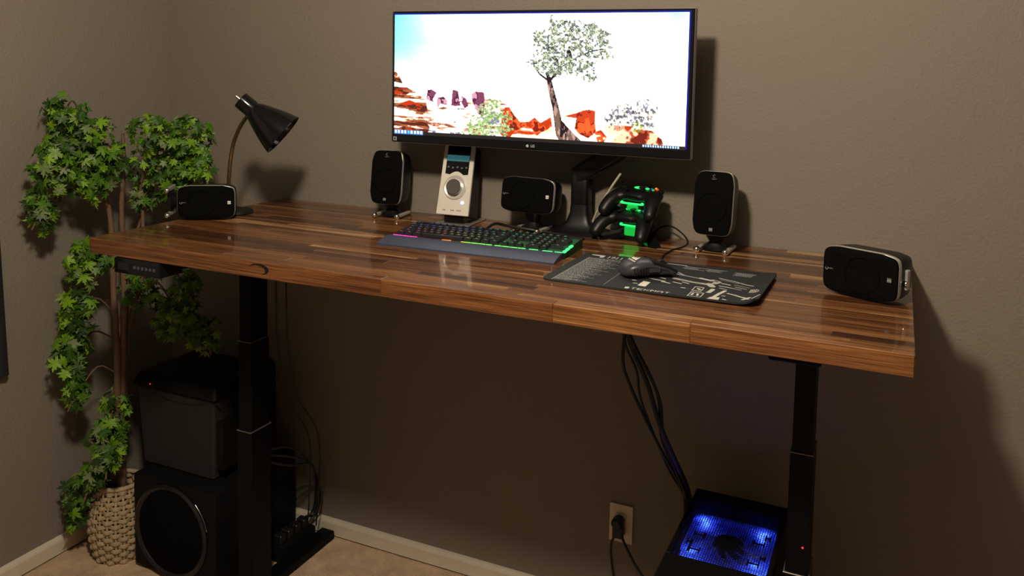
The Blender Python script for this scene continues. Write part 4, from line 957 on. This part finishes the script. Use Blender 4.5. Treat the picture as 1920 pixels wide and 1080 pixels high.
bin_ = thing('lidded_bin', 'dark grey lidded waste bin standing on the subwoofer', 'bin', (.410, -.372, .3143))
MB().hexa([(-.158, .004), (.140, .004), (.140, .24), (-.158, .24)], [(-.175, -.004), (.152, -.004), (.152, .255), (-.175, .255)], 0, .262, bev=.006).build('body', mat('grey_bin', (.026, .023, .022), .7, spec=.15, bump=(500, .4, .0006)), bin_)
MB().hexa([(-.188, -.016), (.165, -.016), (.165, .268), (-.188, .268)], [(-.175, .002), (.152, .002), (.147, .255), (-.170, .255)], .262, .302, bev=.006).build('lid', mat('black_lid', (.006, .006, .007), .6, spec=.15), bin_)
MB().sphere((-.105, -.0135, .276), .0018, 8).build('indicator', mat('red_led'), bin_)
side([(.01, .04), (.19, .04), (.19, .19), (.01, .19)], .150, .176, MB()).build('side_pocket', M_blackmatte, bin_)
cb = MB().tube(bez([(.247, -.372, .575), (.30, -.372, .563), (.36, -.374, .548), (.42, -.374, .545), (.47, -.374, .548), (.52, -.374, .56), (.585, -.372, .57)], 30), .0026, 6).build('loose_cable', M_rubber)
tag(cb, 'thin black cord sagging across the front of the grey bin', 'cable')
case2 = thing('black_case', 'small black case behind the left desk leg, against the wall', 'case', (.595, -.22, .3143))
# stands on the subwoofer's rear right corner
lp = [[(x, y_, z) for x, y_ in ring_outline(w, d_, 28, 3.5)] for w, d_, z in ((.050, .14, .0005), (.056, .15, .02), (.058, .155, .20), (.056, .15, .32), (.046, .12, .338))]
MB().loft(lp).build('body', M_blackmatte, case2, smooth=40)
MB().tube(bez([(0, -.04, .333), (0, -.04, .36), (0, 0, .372), (0, .04, .36), (0, .04, .333)], 16), .005, 8).build('handle', M_rubber, case2, smooth=50)
# tangle of cords behind the left leg
tg = thing('power_strip', 'black power strip behind the left desk leg under hanging cords', 'power strip', (.664, -.12, 0), R(88))
MB().box(-.10, .07, -.035, .035, 0, .05, bev=.005, seg=2).build('body', M_blackmatte, tg, smooth=30)
for k in range(4): MB().box(-.085+k*.038, -.058+k*.038, -.018, .018, .05, .082, bev=.004).build('plug', M_rubber, tg)
rc = random.Random(3)
lab = ['black cord looping down behind the left desk leg, nearest the leg', 'black cord looping down behind the left desk leg, in the middle', 'black cord looping behind the left desk leg, nearest the skirting board', 'thin black cord hanging from the desk straight down along the left leg', 'second thin cord hanging beside the left leg, nearer the wall']
for k in range(3):
    pts = [(.735-.008*k, -.330, .44-.02*k), (.735-.005*k, -.22, .40-.03*k), (.74, -.12, .30), (.72-.01*k, -.05, .17), (.69-.01*k, -.035, .08), (.672-.006*k, -.07-.03*k, .083)]
    tag(MB().tube(bez(pts, 30), .0035, 7).build('loose_cable', M_rubber), lab[k], 'cable')
for k in range(2):
    xx = .765+.014*k; yy = -.33+.03*k
    tag(MB().tube(bez([(xx, yy, ZT-T-.002), (xx+.003, yy, .95), (xx-.002, yy+.01, .80), (xx-.004, yy+.05, .60), (xx, yy+.16, .42), (xx-.03, yy+.20, .20), (xx-.07, yy+.24, .055)], 40), .0024, 6).build('loose_cable', M_rubber), lab[3+k], 'cable')

# ------------------------------------------------------------------ things under the desk, right
pc = thing('computer_tower', 'black computer tower with a blue lit fan in its top', 'computer', (2.0, -.108, 0), 0)
PWd, PDp, PH = .238, .56, .50
def fan_local(): return Vector((.122, -.204, 0))
fc = fan_local()
for nm, bx in (('side_panel', (0, .004, -PDp, 0, .02, PH)), ('side_panel', (PWd-.004, PWd, -PDp, 0, .02, PH)), ('front_panel', (.004, PWd-.004, -PDp-.018, -PDp+.004, .02, PH)), ('rear_panel', (.004, PWd-.004, -.006, 0, .02, PH)), ('bottom_panel', (.004, PWd-.004, -PDp, 0, .018, .024))):
    MB().box(*bx, bev=.001).build(nm, M_blackmatte, pc)
# top frame around the grille opening
gx0, gx1, gy0, gy1 = .012, PWd-.012, -.335, -.035
tf = MB().box(0, PWd, -PDp-.018, gy0, PH-.006, PH+.008, bev=.002).box(0, PWd, gy1, 0, PH-.006, PH+.008, bev=.002).box(0, gx0, gy0, gy1, PH-.006, PH+.008, bev=.002).box(gx1, PWd, gy0, gy1, PH-.006, PH+.008, bev=.002)
tf.build('top_frame', M_blackmatte, pc)
for sx in (.02, PWd-.02):
    for sy in (-.05, -PDp+.05): MB().cyl((sx, sy, 0), (sx, sy, .019), .012, .014, 16).build('foot', M_rubber, pc)
# honeycomb-like mesh: crossing thin wires
gr = MB(); st_ = .0056
x = gx0
while x < gx1: gr.box(x-.0007, x+.0007, gy0, gy1, PH-.0006, PH+.0006); x += st_
y_ = gy0; 
while y_ < gy1: gr.box(gx0, gx1, y_-.0010, y_+.0010, PH-.0004, PH+.0008); y_ += st_
go = gr.build('mesh_grille', M_blackmatte, pc); go['kind'] = 'stuff'
for (ox_, oy_) in ((-.072, -.012), (.072, .012), (-.070, -.085), (.072, -.085), (-.088, -.055), (.09, .045), (.09, -.052)):
    hs = MB(); w_ = .014 if abs(oy_) != .055 and oy_ not in (.045, -.052) else .007
    hs.box(-w_, w_, -.0022, .0022, .0008, .002).box(-w_, -w_+.004, -.012, .012, .0008, .002).box(w_-.004, w_, -.012, .012, .0008, .002)
    hs.build('fan_clip', M_blackmatte, pc, loc=(fc.x+ox_*.95, fc.y+oy_*.95, PH))
# fan: translucent blue frame, blades, hub, four corner lamps
fan = MB()
fr_out = ring_outline(.200, .200, 64, 9); circ_ = [(.094*math.cos(2*PI*(k+.5)/64), .094*math.sin(2*PI*(k+.5)/64)) for k in range(64)]
FZ = PH-.017
blue = bpy.data.materials.new('blue_clear_plastic'); blue.use_nodes = True; bnt = blue.node_tree
bb = bnt.nodes['Principled BSDF']; bb.inputs['Base Color'].default_value = (.30, .34, .95, 1); bb.inputs['Roughness'].default_value = .25
btr = bnt.nodes.new('ShaderNodeBsdfTranslucent'); btr.inputs['Color'].default_value = (.25, .30, 1, 1)
bmx = bnt.nodes.new('ShaderNodeMixShader'); bmx.inputs[0].default_value = .55
bnt.links.new(bb.outputs[0], bmx.inputs[1]); bnt.links.new(btr.outputs[0], bmx.inputs[2]); bnt.links.new(bmx.outputs[0], bnt.nodes['Material Output'].inputs['Surface'])
fan.loft([[(x, y_, FZ-.02) for x, y_ in fr_out], [(x, y_, FZ+.012) for x, y_ in fr_out], [(x, y_, FZ+.012) for x, y_ in circ_], [(x, y_, FZ-.02) for x, y_ in circ_]], close=True)
ff = fan.build('fan', blue, pc, loc=(fc.x, fc.y, 0))
for k in range(9):
    a = 2*PI*k/9; bl = MB(); rg_ = []
    for t_ in (0, .5, 1):
        r_ = .035+.055*t_; sw = .35*t_
        rg_.append([(r_*math.cos(a+sw-da), r_*math.sin(a+sw-da), FZ+dz) for da, dz in ((-.22, -.012), (.26, .006), (.26, .0072), (-.22, -.0108))])
    bl.loft(rg_); bl.build('fan_blade', blue, ff)
MB().lathe([(.036, -.012), (.037, .006), (.035, .009)], 40, M=Matrix.Translation((0, 0, FZ))).build('fan_hub', M_blackmatte, ff, smooth=30)
bl_led = mat('blue_led', (.2, .3, 1), .3, emit=(.08, .18, 1), estr=420)
for lx_, ly_ in ((-.074, .072), (.074, .072), (-.074, -.078), (.074, -.078)):
    MB().sphere((lx_, ly_, FZ+.004), .0050, 12).build('fan_light', bl_led, ff, smooth=80)
MB().tube(bez([(.02, -.01, FZ+.016), (.05, -.04, FZ+.018), (.09, -.05, FZ+.016)], 10), .0015, 6).build('fan_wire', M_rubber, ff)
MB().box(.008, PWd-.008, -.36, -.02, .438, .452).build('radiator', mat('inner_metal', (.32, .33, .36), .5, bump=(300, .6, .002)), pc)

for lx_, ly_ in ((-.060, .058), (.060, .058), (-.060, -.064), (.060, -.064)):
    bl_ = bpy.data.lights.new('fan_lamp', 'POINT'); bl_.energy = .12; bl_.color = (.10, .16, 1); bl_.shadow_soft_size = .004
    bo_ = bpy.data.objects.new('fan_lamp', bl_); bo_.location = (2.0+fc.x+lx_, -.108+fc.y+ly_, FZ+.011); COL.objects.link(bo_)

# outlet with two plugs
OX, OZ = .0+1.7277, .2407
plate = thing('wall_outlet', 'cream wall outlet plate low on the wall under the desk', 'outlet', (OX+.035, 0, OZ+.057))
MB().box(-.035, .035, -.006, -.0002, -.057, .057, bev=.002, seg=2).build('cover_plate', M_white, plate, smooth=30)
for dz in (-.02, .02):
    MB().loft([[(x, y_, z+dz) for x, z in ring_outline(.034, .028, 24, 3)] for y_ in (-.005, -.0078)]).build('socket', mat('socket_cream', (.60, .54, .44), .4), plate)
pl = thing('power_plug', 'black plug in the wall outlet with two cords hanging from it', 'plug', (OX+.033, -.009, OZ+.066))
MB().lathe([(.016, .0), (.018, .012), (.017, .026), (.011, .032)], 24, M=Matrix.Translation((-.002, 0, .002)) @ Matrix.Rotation(PI/2, 4, 'X')).build('upper_plug', M_rubber, pl, smooth=35)
MB().box(-.015, .016, -.030, .0, -.040, -.004, bev=.006, seg=2).build('lower_plug', M_rubber, pl, smooth=35)
MB().tube(bez([(-.004, -.018, -.032), (-.014, -.022, -.05), (-.018, -.024, -.075), (-.014, -.024, -.12), (-.006, -.022, -.18), (-.006, -.02, -.296)], 30), .0036, 7).build('left_cord', M_rubber, pl, smooth=60)
MB().tube(bez([(.008, -.018, -.020), (.022, -.028, -.045), (.06, -.05, -.085), (.10, -.06, -.125), (.15, -.05, -.19), (.19, -.03, -.27), (.22, -.03, -.296)], 30), .0040, 7).build('right_cord', M_rubber, pl, smooth=60)
# bundle of cables from the desk to the tower
def bundle(dx, dz, bulge): return None
base = [(1.800, -.20, ZT-T-.004), (1.803, -.20, 1.04), (1.812, -.195, .97)]
tails = [
 ([(1.825, -.19, .90), (1.872, -.185, .80), (1.905, -.18, .70), (1.945, -.16, .60), (1.968, -.13, .53), (1.975, -.085, .46), (1.985, -.06, .40)], .0068, 'thick black cable in the bundle under the desk, running to the tower'),
 ([(1.810, -.20, .86), (1.825, -.195, .80), (1.875, -.19, .70), (1.925, -.17, .60), (1.955, -.14, .53), (1.965, -.09, .45), (1.99, -.05, .33)], .0046, 'cable bowing farthest left out of the bundle under the desk'),
 ([(1.818, -.195, .90), (1.850, -.19, .83), (1.862, -.19, .76), (1.900, -.18, .66), (1.935, -.16, .57), (1.962, -.12, .50), (1.98, -.055, .42)], .0036, 'thin black cable through the middle of the bundle under the desk'),
 ([(1.840, -.19, .90), (1.895, -.18, .80), (1.915, -.175, .74), (1.922, -.17, .66), (1.952, -.15, .57), (1.972, -.12, .50), (1.972, -.07, .42)], .0046, 'cable bowing farthest right out of the bundle under the desk'),
 ([(1.832, -.185, .91), (1.885, -.175, .81), (1.905, -.17, .745), (1.912, -.165, .655), (1.945, -.14, .56), (1.965, -.11, .49), (1.96, -.05, .28)], .0040, 'inner black cable on the right of the bundle under the desk')]
for k, (tl_, r_, lb) in enumerate(tails):
    off = Vector((.006*math.cos(k*1.3), .006*math.sin(k*1.3), 0))
    pts = [Vector(p)+off for p in base]+[Vector(p)+off*.6 for p in tl_]
    tag(MB().tube(bez(pts, 48), r_, 8).build('computer_cable', M_rubber), lb, 'cable')
cl_ = MB().lathe([(.017, 0), (.019, .004), (.019, .034), (.016, .04)], 20, M=Matrix.Translation((1.803, -.20, 1.045))).build('cable_clamp', M_blackmatte)
tag(cl_, 'black wrap holding the cable bundle together right under the desk', 'cable tie')

# ------------------------------------------------------------------ curtain at the left edge
cu = MB(); rings = []
ny = 40
def cpos(i, z):
    t = i/ny; y_ = -.681-.5*t; lean = (1.147-z)*.040 if z < 1.147 else 0
    return y_+lean*(1-t)*.9, .026+.008*math.sin(t*34)+.003*math.sin(t*77)
zs_ = np.linspace(.665, 2.10, 14)
fr_ = []; bk_ = []
for z in zs_:
    row = []
    for i in range(ny+1):
        y_, x_ = cpos(i, z); row.append((x_, y_, z))
    bk = [(x_-.006, y_, z) for x_, y_, z in row][::-1]
    fr_.append(row+bk)
cu.loft(fr_)
ct = cu.build('curtain', mat('black_curtain', (.006, .006, .008), .85, bump=(400, .4, .0008)), smooth=50)
tag(ct, 'black curtain hanging on the left wall at the photo edge', 'curtain')
